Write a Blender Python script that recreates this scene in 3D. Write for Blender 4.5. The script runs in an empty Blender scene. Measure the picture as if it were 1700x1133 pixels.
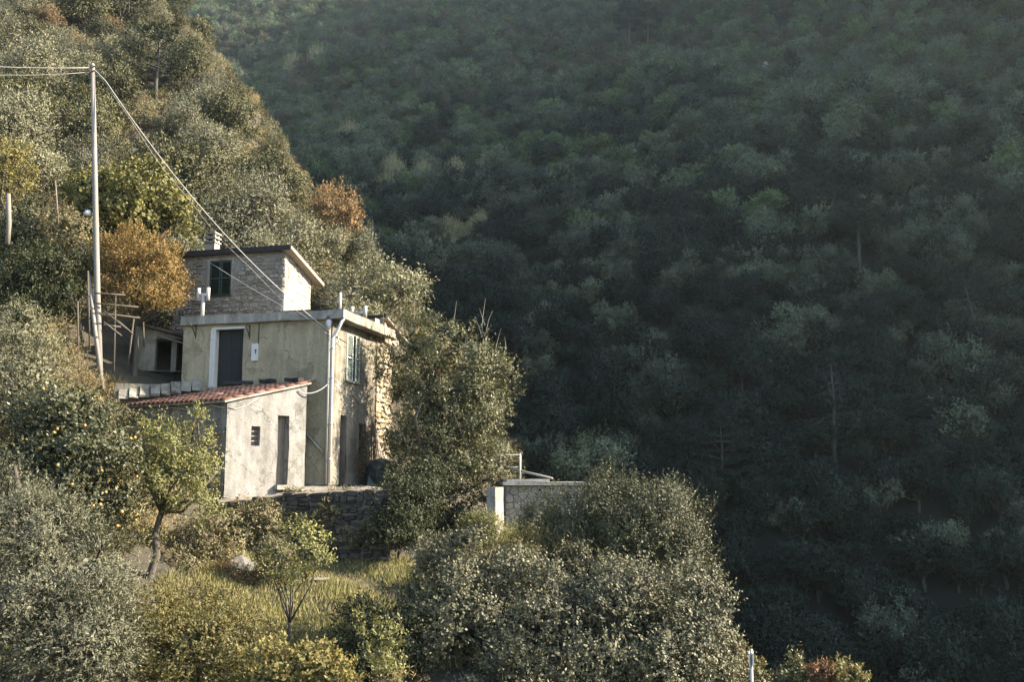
import bpy, math, random
import numpy as np
from mathutils import Vector, Matrix

# ------------------------------------------------------------------ camera, sky, sun, exposure
SC = bpy.context.scene
COL = SC.collection
W_PX, H_PX, F_PX, HORIZON = 1700.0, 1133.0, 1600.0, 800.0
PITCH = math.atan((HORIZON - H_PX / 2) / F_PX)
cam = bpy.data.cameras.new('camera')
cam.sensor_width = 36.0
cam.lens = F_PX / W_PX * 36.0
cam.clip_start, cam.clip_end = 0.1, 3000.0
cam_o = bpy.data.objects.new('camera', cam)
COL.objects.link(cam_o)
cam_o.location = (0, 0, 0)
cam_o.rotation_euler = (math.pi / 2 + PITCH, 0, 0)
SC.camera = cam_o

SUN_AZ, SUN_EL = 3.0, 29.0          # azimuth measured from +X towards +Y
world = bpy.data.worlds.new('World')
SC.world = world
world.use_nodes = True
wn, wl = world.node_tree.nodes, world.node_tree.links
wn.clear()
sky = wn.new('ShaderNodeTexSky')
sky.sky_type = 'NISHITA'
sky.sun_disc = False
sky.sun_elevation = math.radians(SUN_EL)
sky.sun_rotation = math.radians(90.0 - SUN_AZ)
sky.altitude = 200
sky.dust_density = 1.5
bg = wn.new('ShaderNodeBackground')
bg.inputs['Strength'].default_value = 0.115
wo = wn.new('ShaderNodeOutputWorld')
wl.new(sky.outputs[0], bg.inputs[0])
wl.new(bg.outputs[0], wo.inputs[0])

a_, e_ = math.radians(SUN_AZ), math.radians(SUN_EL)
SUN = Vector((math.cos(e_) * math.cos(a_), math.cos(e_) * math.sin(a_), math.sin(e_)))
sl = bpy.data.lights.new('sun', 'SUN')
sl.energy = 5.0
sl.angle = math.radians(0.53)
sl.color = (1.0, 0.87, 0.68)
so = bpy.data.objects.new('sun', sl)
COL.objects.link(so)
so.rotation_euler = (-SUN).to_track_quat('-Z', 'Y').to_euler()
so.location = (60, 30, 80)

SC.view_settings.view_transform = 'Standard'
SC.view_settings.look = 'None'
SC.view_settings.gamma = 1.0
SC.view_settings.exposure = 2.3
SC.view_settings.use_curve_mapping = False
SC.render.engine = 'CYCLES'
cy = SC.cycles
cy.use_denoising = True
try:
    cy.denoiser = 'OPENIMAGEDENOISE'
    cy.denoising_input_passes = 'RGB_ALBEDO_NORMAL'
except Exception:
    pass
cy.max_bounces = 5
cy.diffuse_bounces = 2
cy.glossy_bounces = 2
cy.transmission_bounces = 3
cy.volume_bounces = 0
cy.transparent_max_bounces = 4
cy.sample_clamp_indirect = 3.0
cy.caustics_reflective = False
cy.caustics_refractive = False
HAZE_DENSITY = 0.0002

# ------------------------------------------------------------------ helpers
RNG = np.random.default_rng(7)
random.seed(7)
V = Vector


def ray(px, py):
    u, v = (px - W_PX / 2) / F_PX, (H_PX / 2 - py) / F_PX
    cp, sp = math.cos(PITCH), math.sin(PITCH)
    return V((u, cp - v * sp, sp + v * cp))


def U(px, py, Y):
    """World point at distance Y (metres north of the viewpoint) on the sight line measured in the survey photograph."""
    d = ray(px, py)
    return d * (Y / d.y)


def onplane(px, py, P, n):
    d = ray(px, py)
    return d * (P.dot(n) / d.dot(n))


def unit(a):
    return a / np.maximum(np.linalg.norm(a, axis=-1, keepdims=True), 1e-9)


def mesh_np(name, verts, quads=None, tris=None, mats=None, midx=None, smooth=False):
    me = bpy.data.meshes.new(name)
    verts = np.ascontiguousarray(verts, dtype=np.float32)
    loops, starts, n = [], [], 0
    if quads is not None and len(quads):
        q = np.asarray(quads, dtype=np.int32)
        loops.append(q.ravel())
        starts.append(np.arange(len(q), dtype=np.int32) * 4)
        n = q.size
    if tris is not None and len(tris):
        t = np.asarray(tris, dtype=np.int32)
        loops.append(t.ravel())
        starts.append(n + np.arange(len(t), dtype=np.int32) * 3)
    lo, st = np.concatenate(loops), np.concatenate(starts)
    me.vertices.add(len(verts))
    me.vertices.foreach_set('co', verts.ravel())
    me.loops.add(len(lo))
    me.loops.foreach_set('vertex_index', lo)
    me.polygons.add(len(st))
    me.polygons.foreach_set('loop_start', st)
    if midx is not None:
        me.polygons.foreach_set('material_index', np.asarray(midx, dtype=np.int32))
    if smooth:
        me.polygons.foreach_set('use_smooth', np.ones(len(st), dtype=bool))
    me.update(calc_edges=True)
    for m in mats or []:
        me.materials.append(m)
    return me


class MB:
    """Collects boxes, tubes and sheets; build() links them as one mesh object."""

    def __init__(self):
        self.v, self.f = [], []

    def add(self, verts, faces):
        o = len(self.v)
        self.v += [V(p) for p in verts]
        self.f += [[i + o for i in f] for f in faces]
        return self

    def box(self, c, sx, sy, sz, ax=V((1, 0, 0)), ay=V((0, 1, 0)), az=V((0, 0, 1)), jit=0.0, taper=1.0):
        pts = []
        for k, (i, j, l) in enumerate([(-1, -1, -1), (1, -1, -1), (1, 1, -1), (-1, 1, -1), (-1, -1, 1), (1, -1, 1), (1, 1, 1), (-1, 1, 1)]):
            t = taper if l > 0 else 1.0
            p = V(c) + ax * (i * sx / 2 * t) + ay * (j * sy / 2 * t) + az * (l * sz / 2)
            if jit:
                p += V((random.uniform(-jit, jit) for _ in range(3)))
            pts.append(p)
        return self.add(pts, [(0, 3, 2, 1), (4, 5, 6, 7), (0, 1, 5, 4), (1, 2, 6, 5), (2, 3, 7, 6), (3, 0, 4, 7)])

    def prism(self, poly, h, axis=V((0, 0, 1))):
        n = len(poly)
        a = [V(p) for p in poly]
        b = [p + axis * h for p in a]
        return self.add(a + b, [list(range(n))[::-1], list(range(n, 2 * n))] + [(i, (i + 1) % n, n + (i + 1) % n, n + i) for i in range(n)])

    def tube(self, pts, r, sides=6, cap=True):
        pts = [V(p) for p in pts]
        if not isinstance(r, (list, tuple)):
            r = [r] * len(pts)
        vs, fs = [], []
        up = V((0.31, 0.17, 0.93))
        for i, p in enumerate(pts):
            d = (pts[min(i + 1, len(pts) - 1)] - pts[max(i - 1, 0)]).normalized()
            a = d.cross(up)
            if a.length < 1e-3:
                a = d.cross(V((1, 0, 0)))
            a.normalize()
            b = d.cross(a)
            for k in range(sides):
                t = 2 * math.pi * k / sides
                vs.append(p + (a * math.cos(t) + b * math.sin(t)) * r[i])
        for i in range(len(pts) - 1):
            for k in range(sides):
                k2 = (k + 1) % sides
                fs.append((i * sides + k, i * sides + k2, (i + 1) * sides + k2, (i + 1) * sides + k))
        if cap:
            fs.append(list(range(sides))[::-1])
            fs.append([(len(pts) - 1) * sides + k for k in range(sides)])
        return self.add(vs, fs)

    def mesh(self, name, mat, smooth=False, origin=None):
        o = V(origin) if origin is not None else V((0, 0, 0))
        me = bpy.data.meshes.new(name)
        me.from_pydata([tuple(p - o) for p in self.v], [], self.f)
        if smooth:
            for p in me.polygons:
                p.use_smooth = True
        me.update()
        me.materials.append(mat)
        return me

    def build(self, name, mat, parent=None, smooth=False):
        o = parent_origin(parent)
        return link(name, self.mesh(name, mat, smooth, o), parent)


ORIGINS = {}


def parent_origin(p):
    return ORIGINS.get(p.name, V((0, 0, 0))) if p is not None else V((0, 0, 0))


def link(name, me, parent=None, loc=None):
    o = bpy.data.objects.new(name, me)
    COL.objects.link(o)
    if parent is not None:
        o.parent = parent
        ORIGINS[o.name] = parent_origin(parent)
    if loc is not None:
        o.location = loc
    return o


def tag(o, label, cat, group=None):
    o['label'] = label
    o['category'] = cat
    if group:
        o['group'] = group
    return o


def thing(name, label, cat, loc=(0, 0, 0), group=None):
    o = bpy.data.objects.new(name, None)
    COL.objects.link(o)
    o.location = loc
    ORIGINS[o.name] = V(loc)
    return tag(o, label, cat, group)


def struct(o):
    o['kind'] = 'structure'
    return o


def stuff(o, label=None, cat=None):
    o['kind'] = 'stuff'
    if label:
        o['label'] = label
    if cat:
        o['category'] = cat
    return o


# ------------------------------------------------------------------ materials
def nodes(name):
    m = bpy.data.materials.new(name)
    m.use_nodes = True
    nt = m.node_tree
    nt.nodes.clear()
    out = nt.nodes.new('ShaderNodeOutputMaterial')
    b = nt.nodes.new('ShaderNodeBsdfPrincipled')
    nt.links.new(b.outputs[0], out.inputs[0])
    return m, nt, b, out


def ramp(nt, fac, stops):
    r = nt.nodes.new('ShaderNodeValToRGB')
    while len(r.color_ramp.elements) < len(stops):
        r.color_ramp.elements.new(0.5)
    for e, (p, c) in zip(r.color_ramp.elements, stops):
        e.position = p
        e.color = (*c, 1)
    nt.links.new(fac, r.inputs[0])
    return r.outputs[0]


def noise(nt, scale, detail=4, rough=0.6, stretch=None, coord='Object'):
    tc = nt.nodes.new('ShaderNodeTexCoord')
    n = nt.nodes.new('ShaderNodeTexNoise')
    n.inputs['Scale'].default_value = scale
    n.inputs['Detail'].default_value = detail
    n.inputs['Roughness'].default_value = rough
    src = tc.outputs[coord]
    if stretch:
        mp = nt.nodes.new('ShaderNodeMapping')
        mp.inputs['Scale'].default_value = stretch
        nt.links.new(src, mp.inputs[0])
        src = mp.outputs[0]
    nt.links.new(src, n.inputs['Vector'])
    return n.outputs['Fac']


def mix(nt, fac, a, b, mode='MIX'):
    n = nt.nodes.new('ShaderNodeMix')
    n.data_type = 'RGBA'
    n.blend_type = mode
    if isinstance(fac, (int, float)):
        n.inputs[0].default_value = fac
    else:
        nt.links.new(fac, n.inputs[0])
    for s, x in ((6, a), (7, b)):
        if isinstance(x, tuple):
            n.inputs[s].default_value = (*x, 1)
        else:
            nt.links.new(x, n.inputs[s])
    return n.outputs[2]


def bump(nt, b, h, strength=0.5, dist=0.02):
    n = nt.nodes.new('ShaderNodeBump')
    n.inputs['Strength'].default_value = strength
    n.inputs['Distance'].default_value = dist
    nt.links.new(h, n.inputs['Height'])
    nt.links.new(n.outputs[0], b.inputs['Normal'])


def leaf_mat(name, cols, rough=0.5, trans=0.25, spec=0.4, clump=0.9, per_obj=0.25):
    """cols: two to four colours spread over the leaves one by one; a broad noise and a per-plant value shift them."""
    m, nt, b, out = nodes(name)
    g = nt.nodes.new('ShaderNodeNewGeometry')
    n = len(cols)
    k_ = 0.8 if name == 'wood_leaf_dark' else 1.7 if name.startswith('wood_') else 1.2  # dark kind lowered, other far kinds raised, painting the slope's haze gradient
    sat = 0.95 if name.startswith('wood_') else 0.92
    cols = [tuple((0.3 * q[0] + 0.55 * q[1] + 0.15 * q[2]) * (1 - sat) * f + x * sat for x, f in zip(q, (1.04, 1.0, 0.92))) for q in cols]
    cols = [tuple(x * k_ for x in q) for q in cols]
    trans = trans * 0.65
    c = ramp(nt, g.outputs['Random Per Island'], [(i / max(n - 1, 1), k) for i, k in enumerate(cols)])
    nz = noise(nt, 0.8, 3, 0.6)
    v = ramp(nt, nz, [(0.3, (1 - 0.35 * clump,) * 3), (0.7, (1 + 0.25 * clump, 1 + 0.22 * clump, 1 + 0.12 * clump))])
    c = mix(nt, 1.0, c, v, 'MULTIPLY')
    oi = nt.nodes.new('ShaderNodeObjectInfo')
    w = ramp(nt, oi.outputs['Random'], [(0, (1 - per_obj,) * 3), (0.5, (1, 0.97, 0.93)), (1, (1 + per_obj, 1 + per_obj * 0.8, 1 + per_obj * 0.4))])
    c = mix(nt, 1.0, c, w, 'MULTIPLY')
    nt.links.new(c, b.inputs['Base Color'])
    b.inputs['Roughness'].default_value = rough + 0.1
    b.inputs['Specular IOR Level'].default_value = spec * 0.5
    if trans:
        t = nt.nodes.new('ShaderNodeBsdfTranslucent')
        tcol = mix(nt, 1.0, c, (1.15, 1.1, 0.6), 'MULTIPLY')
        nt.links.new(tcol, t.inputs[0])
        ms = nt.nodes.new('ShaderNodeMixShader')
        ms.inputs[0].default_value = trans
        nt.links.new(b.outputs[0], ms.inputs[1])
        nt.links.new(t.outputs[0], ms.inputs[2])
        nt.links.new(ms.outputs[0], out.inputs[0])
    return m


def dim(c, k):
    return tuple(x * k for x in c)


def plain(name, c1, c2, scale=3, rough=0.85, bs=0.4, bd=0.01, bscale=30, metal=0, stretch=None, detail=5):
    m, nt, b, out = nodes(name)
    c = ramp(nt, noise(nt, scale, detail, 0.65, stretch), [(0.3, dim(c1, 0.66)), (0.7, dim(c2, 0.66))])
    nt.links.new(c, b.inputs['Base Color'])
    b.inputs['Roughness'].default_value = rough
    b.inputs['Metallic'].default_value = metal
    if bs:
        bump(nt, b, noise(nt, bscale, 4, 0.6, stretch), bs, bd)
    return m


def stucco(name, base, dark, light, stain=0.5, bs=0.8, bd=0.03, bscale=9):
    m, nt, b, out = nodes(name)
    c = ramp(nt, noise(nt, 1.3, 6, 0.65), [(0.3, dim(dark, 0.6)), (0.5, dim(base, 0.6)), (0.72, dim(light, 0.6))])
    st = ramp(nt, noise(nt, 1.0, 5, 0.7, (2.6, 2.6, 0.35)), [(0.42, (0.45, 0.44, 0.41)), (0.62, (1, 1, 1))])
    c = mix(nt, stain, c, st, 'MULTIPLY')
    cr = ramp(nt, noise(nt, 14, 4, 0.7), [(0.35, (0.72, 0.71, 0.69)), (0.5, (1, 1, 1))])
    c = mix(nt, 0.6, c, cr, 'MULTIPLY')
    pt = ramp(nt, noise(nt, 0.55, 3, 0.75), [(0.555, (1, 1, 1)), (0.575, (0.74, 0.72, 0.68))])
    c = mix(nt, 0.8, c, pt, 'MULTIPLY')
    tc = nt.nodes.new('ShaderNodeTexCoord')
    wn_ = nt.nodes.new('ShaderNodeTexNoise')
    wn_.inputs['Scale'].default_value = 2.5
    wn_.inputs['Detail'].default_value = 5
    nt.links.new(tc.outputs['Object'], wn_.inputs['Vector'])
    va = nt.nodes.new('ShaderNodeVectorMath')
    va.operation = 'MULTIPLY_ADD'
    va.inputs[1].default_value = (0.7, 0.7, 0.7)
    nt.links.new(wn_.outputs['Color'], va.inputs[0])
    nt.links.new(tc.outputs['Object'], va.inputs[2])
    vo = nt.nodes.new('ShaderNodeTexVoronoi')
    vo.feature = 'DISTANCE_TO_EDGE'
    vo.inputs['Scale'].default_value = 0.55
    nt.links.new(va.outputs[0], vo.inputs['Vector'])
    ck = ramp(nt, vo.outputs['Distance'], [(0.0, (0.35, 0.34, 0.32)), (0.012, (1, 1, 1))])
    c = mix(nt, 0.7, c, ck, 'MULTIPLY')
    nt.links.new(c, b.inputs['Base Color'])
    b.inputs['Roughness'].default_value = 0.92
    b.inputs['Specular IOR Level'].default_value = 0.115
    bump(nt, b, noise(nt, bscale, 6, 0.7), bs, bd)
    return m


def stone_mat(name, cols, rough=0.9, bs=0.6):
    m, nt, b, out = nodes(name)
    oi = nt.nodes.new('ShaderNodeObjectInfo')
    c = ramp(nt, oi.outputs['Random'], [(i / (len(cols) - 1), dim(k, 0.65)) for i, k in enumerate(cols)])
    v = ramp(nt, noise(nt, 5, 5, 0.7), [(0.3, (0.62, 0.61, 0.6)), (0.7, (1.15, 1.13, 1.1))])
    c = mix(nt, 1.0, c, v, 'MULTIPLY')
    nt.links.new(c, b.inputs['Base Color'])
    b.inputs['Roughness'].default_value = rough
    b.inputs['Specular IOR Level'].default_value = 0.2
    bump(nt, b, noise(nt, 12, 5, 0.7), bs, 0.03)
    return m


M = {}
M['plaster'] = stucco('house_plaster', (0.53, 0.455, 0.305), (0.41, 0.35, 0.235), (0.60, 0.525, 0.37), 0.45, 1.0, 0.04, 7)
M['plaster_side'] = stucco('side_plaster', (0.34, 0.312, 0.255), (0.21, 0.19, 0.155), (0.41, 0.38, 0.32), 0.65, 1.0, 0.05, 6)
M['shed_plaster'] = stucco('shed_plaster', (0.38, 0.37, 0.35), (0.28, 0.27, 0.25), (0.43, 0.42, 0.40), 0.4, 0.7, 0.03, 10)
M['shed_shade'] = stucco('shed_shaded_plaster', (0.36, 0.34, 0.28), (0.24, 0.23, 0.19), (0.44, 0.41, 0.35), 0.7)  # duller copy of the shed plaster, shade put into its colour
M['concrete'] = stucco('concrete', (0.45, 0.42, 0.36), (0.30, 0.28, 0.24), (0.55, 0.52, 0.46), 0.6, 0.5, 0.01, 20)
M['pale_concrete'] = stucco('pale_concrete', (0.58, 0.55, 0.48), (0.36, 0.34, 0.30), (0.68, 0.65, 0.58), 0.5, 0.6, 0.015, 16)
M['coping'] = stucco('coping_concrete', (0.36, 0.34, 0.29), (0.20, 0.19, 0.16), (0.45, 0.42, 0.37), 0.7, 0.6, 0.02, 12)
M['whitewash'] = stucco('whitewash', (0.72, 0.70, 0.64), (0.55, 0.52, 0.46), (0.78, 0.76, 0.71), 0.3, 0.8, 0.03, 12)
M['mortar'] = plain('mortar', (0.20, 0.185, 0.16), (0.30, 0.28, 0.245), 6)
M['mortar_pale'] = plain('pale_mortar', (0.30, 0.28, 0.245), (0.42, 0.395, 0.35), 6)
M['stone'] = stone_mat('rubble_stone', [(0.20, 0.185, 0.16), (0.32, 0.29, 0.245), (0.26, 0.24, 0.215), (0.40, 0.365, 0.30), (0.30, 0.27, 0.24)])
M['stone_pale'] = stone_mat('limewashed_stone', [(0.36, 0.34, 0.30), (0.50, 0.48, 0.435), (0.42, 0.375, 0.315), (0.54, 0.52, 0.48)])
M['stone_warm'] = stone_mat('warm_stone', [(0.40, 0.32, 0.21), (0.52, 0.44, 0.32), (0.34, 0.27, 0.18), (0.58, 0.52, 0.41)])
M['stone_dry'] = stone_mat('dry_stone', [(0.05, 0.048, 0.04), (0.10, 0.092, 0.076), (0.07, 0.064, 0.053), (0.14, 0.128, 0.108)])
M['flag'] = stone_mat('flagstone', [(0.34, 0.32, 0.27), (0.42, 0.40, 0.33), (0.29, 0.275, 0.235), (0.47, 0.44, 0.375)], 0.9, 0.3)
M['tile'] = stone_mat('terracotta', [(0.38, 0.18, 0.115), (0.46, 0.24, 0.16), (0.31, 0.15, 0.10), (0.50, 0.32, 0.23)], 0.85, 0.3)
M['bitumen'] = plain('bitumen', (0.012, 0.012, 0.013), (0.022, 0.022, 0.022), 4, 0.9)
M['soffit'] = plain('soffit_wood', (0.36, 0.29, 0.21), (0.48, 0.40, 0.30), 3, 0.8, stretch=(6, 6, 1))
M['green_paint'] = plain('green_paint', (0.006, 0.028, 0.019), (0.010, 0.040, 0.027), 8, 0.55, 0.2)
M['old_green'] = plain('faded_green_paint', (0.30, 0.37, 0.32), (0.50, 0.55, 0.49), 6, 0.7, 0.3)
M['slate_paint'] = plain('slate_blue_door', (0.010, 0.013, 0.013), (0.030, 0.034, 0.031), 3, 0.95, 0.3, stretch=(8, 8, 1))
M['white_paint'] = plain('white_paint', (0.62, 0.60, 0.54), (0.72, 0.70, 0.65), 4, 0.7, 0.2)
M['pvc'] = plain('pvc_pipe', (0.58, 0.58, 0.56), (0.68, 0.68, 0.66), 3, 0.45, 0)
M['grey_pipe'] = plain('grey_pipe', (0.30, 0.29, 0.26), (0.40, 0.39, 0.36), 3, 0.6, 0.2)
M['iron'] = plain('rusty_iron', (0.035, 0.028, 0.022), (0.07, 0.05, 0.035), 10, 0.8)
M['black'] = plain('dark_void', (0.012, 0.012, 0.011), (0.02, 0.019, 0.017), 3, 0.95, 0)  # near-black colour painting the darkness of unlit openings
M['old_wood'] = plain('weathered_wood', (0.16, 0.135, 0.105), (0.30, 0.26, 0.21), 4, 0.85, 0.6, 0.008, 20, stretch=(6, 6, 0.8))
M['dark_wood'] = plain('dark_wood', (0.03, 0.026, 0.022), (0.07, 0.06, 0.05), 4, 0.9, stretch=(6, 6, 0.8))
M['pole'] = plain('pole_wood', (0.20, 0.18, 0.16), (0.30, 0.275, 0.25), 3, 0.75, 0.4, stretch=(9, 9, 0.7))
M['galv'] = plain('galvanised', (0.48, 0.47, 0.44), (0.60, 0.59, 0.56), 5, 0.55, 0, metal=0.2)
M['cable'] = plain('cable', (0.40, 0.37, 0.33), (0.52, 0.49, 0.45), 5, 0.6, 0)
M['cable_dark'] = plain('dark_cable', (0.05, 0.045, 0.04), (0.07, 0.065, 0.06), 5, 0.6, 0)
M['tarp'] = plain('tarp', (0.02, 0.035, 0.034), (0.05, 0.07, 0.066), 3, 0.5, 0.5)
M['bark'] = plain('bark', (0.06, 0.05, 0.038), (0.15, 0.125, 0.095), 5, 0.95, 0.8, 0.02, 14, stretch=(5, 5, 1))
M['bark_far'] = plain('far_bark', (0.055, 0.052, 0.046), (0.10, 0.094, 0.082), 2, 0.95, 0.3)
M['bark_pale'] = plain('pale_bark', (0.22, 0.20, 0.165), (0.36, 0.33, 0.28), 5, 0.9, 0.6, 0.01, 14, stretch=(5, 5, 1))
M['soil'] = plain('soil', (0.035, 0.030, 0.02), (0.085, 0.07, 0.042), 0.6, 0.98, 1.0, 0.08, 3)
M['wood_floor'] = plain('leaf_litter', (0.005, 0.007, 0.005), (0.014, 0.015, 0.010), 0.2, 1.0, 0.8, 0.1, 1.5)
M['yard'] = plain('trodden_earth', (0.16, 0.135, 0.10), (0.28, 0.25, 0.20), 1.2, 0.98, 0.8, 0.03, 8)
M['dry'] = plain('dry_brush', (0.10, 0.06, 0.035), (0.22, 0.15, 0.09), 3, 0.95)
M['fruit'] = plain('fruit_skin', (0.42, 0.24, 0.05), (0.50, 0.32, 0.08), 6, 0.5, 0)
M['globe'] = plain('glass_globe', (0.70, 0.70, 0.66), (0.78, 0.78, 0.74), 3, 0.25, 0)

LM = {}
LM['olive'] = leaf_mat('olive_leaf', [(0.060, 0.064, 0.036), (0.105, 0.108, 0.068), (0.165, 0.165, 0.120)], 0.5, 0.18, 0.45)
LM['oak'] = leaf_mat('holm_oak_leaf', [(0.030, 0.034, 0.014), (0.060, 0.062, 0.026), (0.095, 0.092, 0.048)], 0.5, 0.15, 0.4)
LM['bronze'] = leaf_mat('bronze_leaf', [(0.125, 0.074, 0.026), (0.175, 0.108, 0.038), (0.125, 0.095, 0.038), (0.085, 0.08, 0.035)], 0.55, 0.3, 0.3)
LM['brown'] = leaf_mat('brown_leaf', [(0.13, 0.082, 0.042), (0.17, 0.11, 0.056), (0.10, 0.082, 0.044)], 0.6, 0.25, 0.3)
LM['laurel'] = leaf_mat('laurel_leaf', [(0.026, 0.033, 0.015), (0.058, 0.066, 0.030), (0.105, 0.104, 0.055), (0.038, 0.044, 0.02)], 0.42, 0.18, 0.55)
LM['ivy'] = leaf_mat('ivy_leaf', [(0.036, 0.042, 0.022), (0.086, 0.088, 0.052), (0.125, 0.122, 0.082), (0.055, 0.055, 0.03)], 0.45, 0.15, 0.5)
LM['bush'] = leaf_mat('bush_leaf', [(0.034, 0.040, 0.018), (0.066, 0.070, 0.033), (0.100, 0.098, 0.052)], 0.45, 0.15, 0.5)
LM['citrus'] = leaf_mat('citrus_leaf', [(0.035, 0.042, 0.018), (0.06, 0.068, 0.03), (0.09, 0.09, 0.045)], 0.38, 0.15, 0.6)
LM['fresh'] = leaf_mat('fresh_leaf', [(0.095, 0.11, 0.035), (0.15, 0.155, 0.06), (0.19, 0.18, 0.085)], 0.5, 0.35, 0.35)
LM['yellow'] = leaf_mat('yellow_leaf', [(0.105, 0.10, 0.036), (0.145, 0.13, 0.052), (0.085, 0.09, 0.035), (0.13, 0.092, 0.035)], 0.5, 0.35, 0.3)
LM['fig'] = leaf_mat('fig_leaf', [(0.075, 0.085, 0.026), (0.12, 0.12, 0.04), (0.155, 0.135, 0.05)], 0.5, 0.3, 0.35)
LM['deep'] = leaf_mat('deep_green_shade_leaf', [(0.015, 0.021, 0.009), (0.028, 0.036, 0.015), (0.046, 0.052, 0.024)], 0.5, 0.15, 0.4)  # kept extra dark: shade under the tall tree is put into the colour
LM['red'] = leaf_mat('red_leaf', [(0.09, 0.042, 0.026), (0.12, 0.066, 0.034), (0.075, 0.056, 0.03)], 0.5, 0.3, 0.3)
LM['grass'] = leaf_mat('grass_blade', [(0.12, 0.135, 0.05), (0.185, 0.18, 0.08), (0.24, 0.215, 0.12)], 0.6, 0.35, 0.25)
LM['dry_grass'] = leaf_mat('dry_grass_blade', [(0.16, 0.125, 0.065), (0.24, 0.195, 0.11), (0.13, 0.12, 0.06)], 0.7, 0.25, 0.2)
LM['bramble'] = leaf_mat('bramble_leaf', [(0.07, 0.075, 0.035), (0.12, 0.115, 0.06), (0.18, 0.165, 0.10), (0.13, 0.085, 0.045)], 0.5, 0.2, 0.4)
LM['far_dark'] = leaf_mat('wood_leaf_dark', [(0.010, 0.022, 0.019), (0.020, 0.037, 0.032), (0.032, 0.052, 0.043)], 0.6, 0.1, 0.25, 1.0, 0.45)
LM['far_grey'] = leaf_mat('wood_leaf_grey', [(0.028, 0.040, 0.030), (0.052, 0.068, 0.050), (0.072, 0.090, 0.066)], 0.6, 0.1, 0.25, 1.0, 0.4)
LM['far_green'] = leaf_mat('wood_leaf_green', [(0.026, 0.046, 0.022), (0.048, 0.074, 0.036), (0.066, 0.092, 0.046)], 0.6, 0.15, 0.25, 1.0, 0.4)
LM['far_brown'] = leaf_mat('wood_leaf_brown', [(0.034, 0.034, 0.026), (0.052, 0.048, 0.036)], 0.7, 0.1, 0.2, 1.0, 0.4)
LM['pine'] = leaf_mat('pine_needle', [(0.008, 0.013, 0.006), (0.018, 0.024, 0.011), (0.032, 0.036, 0.018)], 0.6, 0.1, 0.3)
LM['cane'] = leaf_mat('cane_blade', [(0.13, 0.14, 0.085), (0.20, 0.20, 0.125), (0.17, 0.16, 0.10)], 0.7, 0.2, 0.2)

# ------------------------------------------------------------------ ground
CTRL = [  # survey points of the near hillside: x, y, z of the bare ground
    (0, 0, -6.5), (-20, 0, -5), (20, 0, -10), (0, -30, -7), (-40, -20, -3), (40, -20, -16), (-10, 14, -5), (-4, 15, -5.4), (3, 16, -6.5), (9, 18, -9),
    (-5, 22, -4.8), (-10, 21, -4.3), (-14, 22, -2.4), (-4.4, 27, -3.4), (-4.0, 31, -2.75), (-6, 28, -3.2), (-7.6, 28, -3.0), (-9.5, 27, -2.7),
    (-5.5, 32.3, -2.5), (-8, 31.2, -2.3), (-2.5, 33, -2.6), (-10.8, 30.5, -1.2), (-12.5, 30, 0.4), (-13.4, 33, 1.0), (-15.5, 33.5, 2.3), (-14.6, 36.6, 3.7),
    (-16.8, 36.6, 4.4), (-19, 38, 6.2), (-14, 27, 0.2), (-18, 28, 2.6), (-24, 30, 6), (-20, 20, 0.2), (-30, 20, 4), (-30, 38, 12),
    (-11.5, 38.5, 3.3), (-6.5, 37, -0.8), (-3.5, 38, -1.8), (-8, 42, 2.0), (-4, 44, 0.5), (-10, 50, 6.6), (-4.5, 50, 3.0), (-20, 50, 10.5), (-32, 50, 15),
    (-50, 50, 22), (-10, 62, 12.5), (-20, 62, 16.5), (-35, 65, 23), (-22, 82, 26.5), (-40, 82, 33), (-60, 80, 40), (-28, 98, 36.5), (-45, 100, 45),
    (-37, 114, 51), (-55, 118, 62), (-80, 120, 70), (-45, 135, 62), (-75, 150, 80), (-50, 160, 58), (-30, 150, 30),
    (-1, 54, 1.5), (4, 54, -7), (-5, 64, 8.5), (2, 66, -3), (-15, 84, 19.5), (-5, 86, 4), (-21, 99, 29), (-10, 101, 8), (-29, 115, 42), (-16, 118, 14),
    (1.5, 36, -1.9), (4, 36, -2.6), (3, 29, -3.4), (6, 27, -5), (10, 30, -10), (2, 24, -4.6), (6, 22, -6.5), (3, 42, -3.5), (9, 42, -11), (18, 40, -19),
    (28, 30, -22), (30, 60, -30), (12, 66, -20), (8, 88, -16), (5, 120, -8), (40, 90, -24), (20, 15, -14), (60, 40, -26), (60, 0, -20),
]
_c = np.array(CTRL, dtype=float)


def _tps_k(d):
    return np.where(d > 1e-9, d * d * np.log(np.maximum(d, 1e-9)), 0.0)


_n = len(_c)
_K = _tps_k(np.linalg.norm(_c[:, None, :2] - _c[None, :, :2], axis=2)) + np.eye(_n) * 2.0
_Pm = np.c_[np.ones(_n), _c[:, :2]]
_S = np.linalg.solve(np.block([[_K, _Pm], [_Pm.T, np.zeros((3, 3))]]), np.r_[_c[:, 2], 0, 0, 0])


def wav(x, y, s, seed=0.0):
    return (np.sin(x * s + seed) * np.cos(y * s * 1.13 + seed * 1.7) + 0.5 * np.sin(x * s * 2.3 + y * s * 1.9 + seed)) / 1.5


def ground(x, y):
    x, y = np.asarray(x, float), np.asarray(y, float)
    d = np.hypot(x[..., None] - _c[:, 0], y[..., None] - _c[:, 1])
    z = _tps_k(d) @ _S[:_n] + _S[_n] + _S[_n + 1] * x + _S[_n + 2] * y
    z = z + 0.12 * wav(x, y, 0.9, 1.3)
    beyond = (y > 55) & (x + 3.6 + 0.53 * (y - 52) > 16)      # past the spur the ravine belongs to the far hillside
    return np.where(beyond, np.minimum(z, hill(x, y) - 2.0), z)


def gz(x, y):
    return float(ground(np.array([x]), np.array([y]))[0])


HILL_SLOPE, HILL_OFF, CREST = 0.9, 119.0, 320.0


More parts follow.
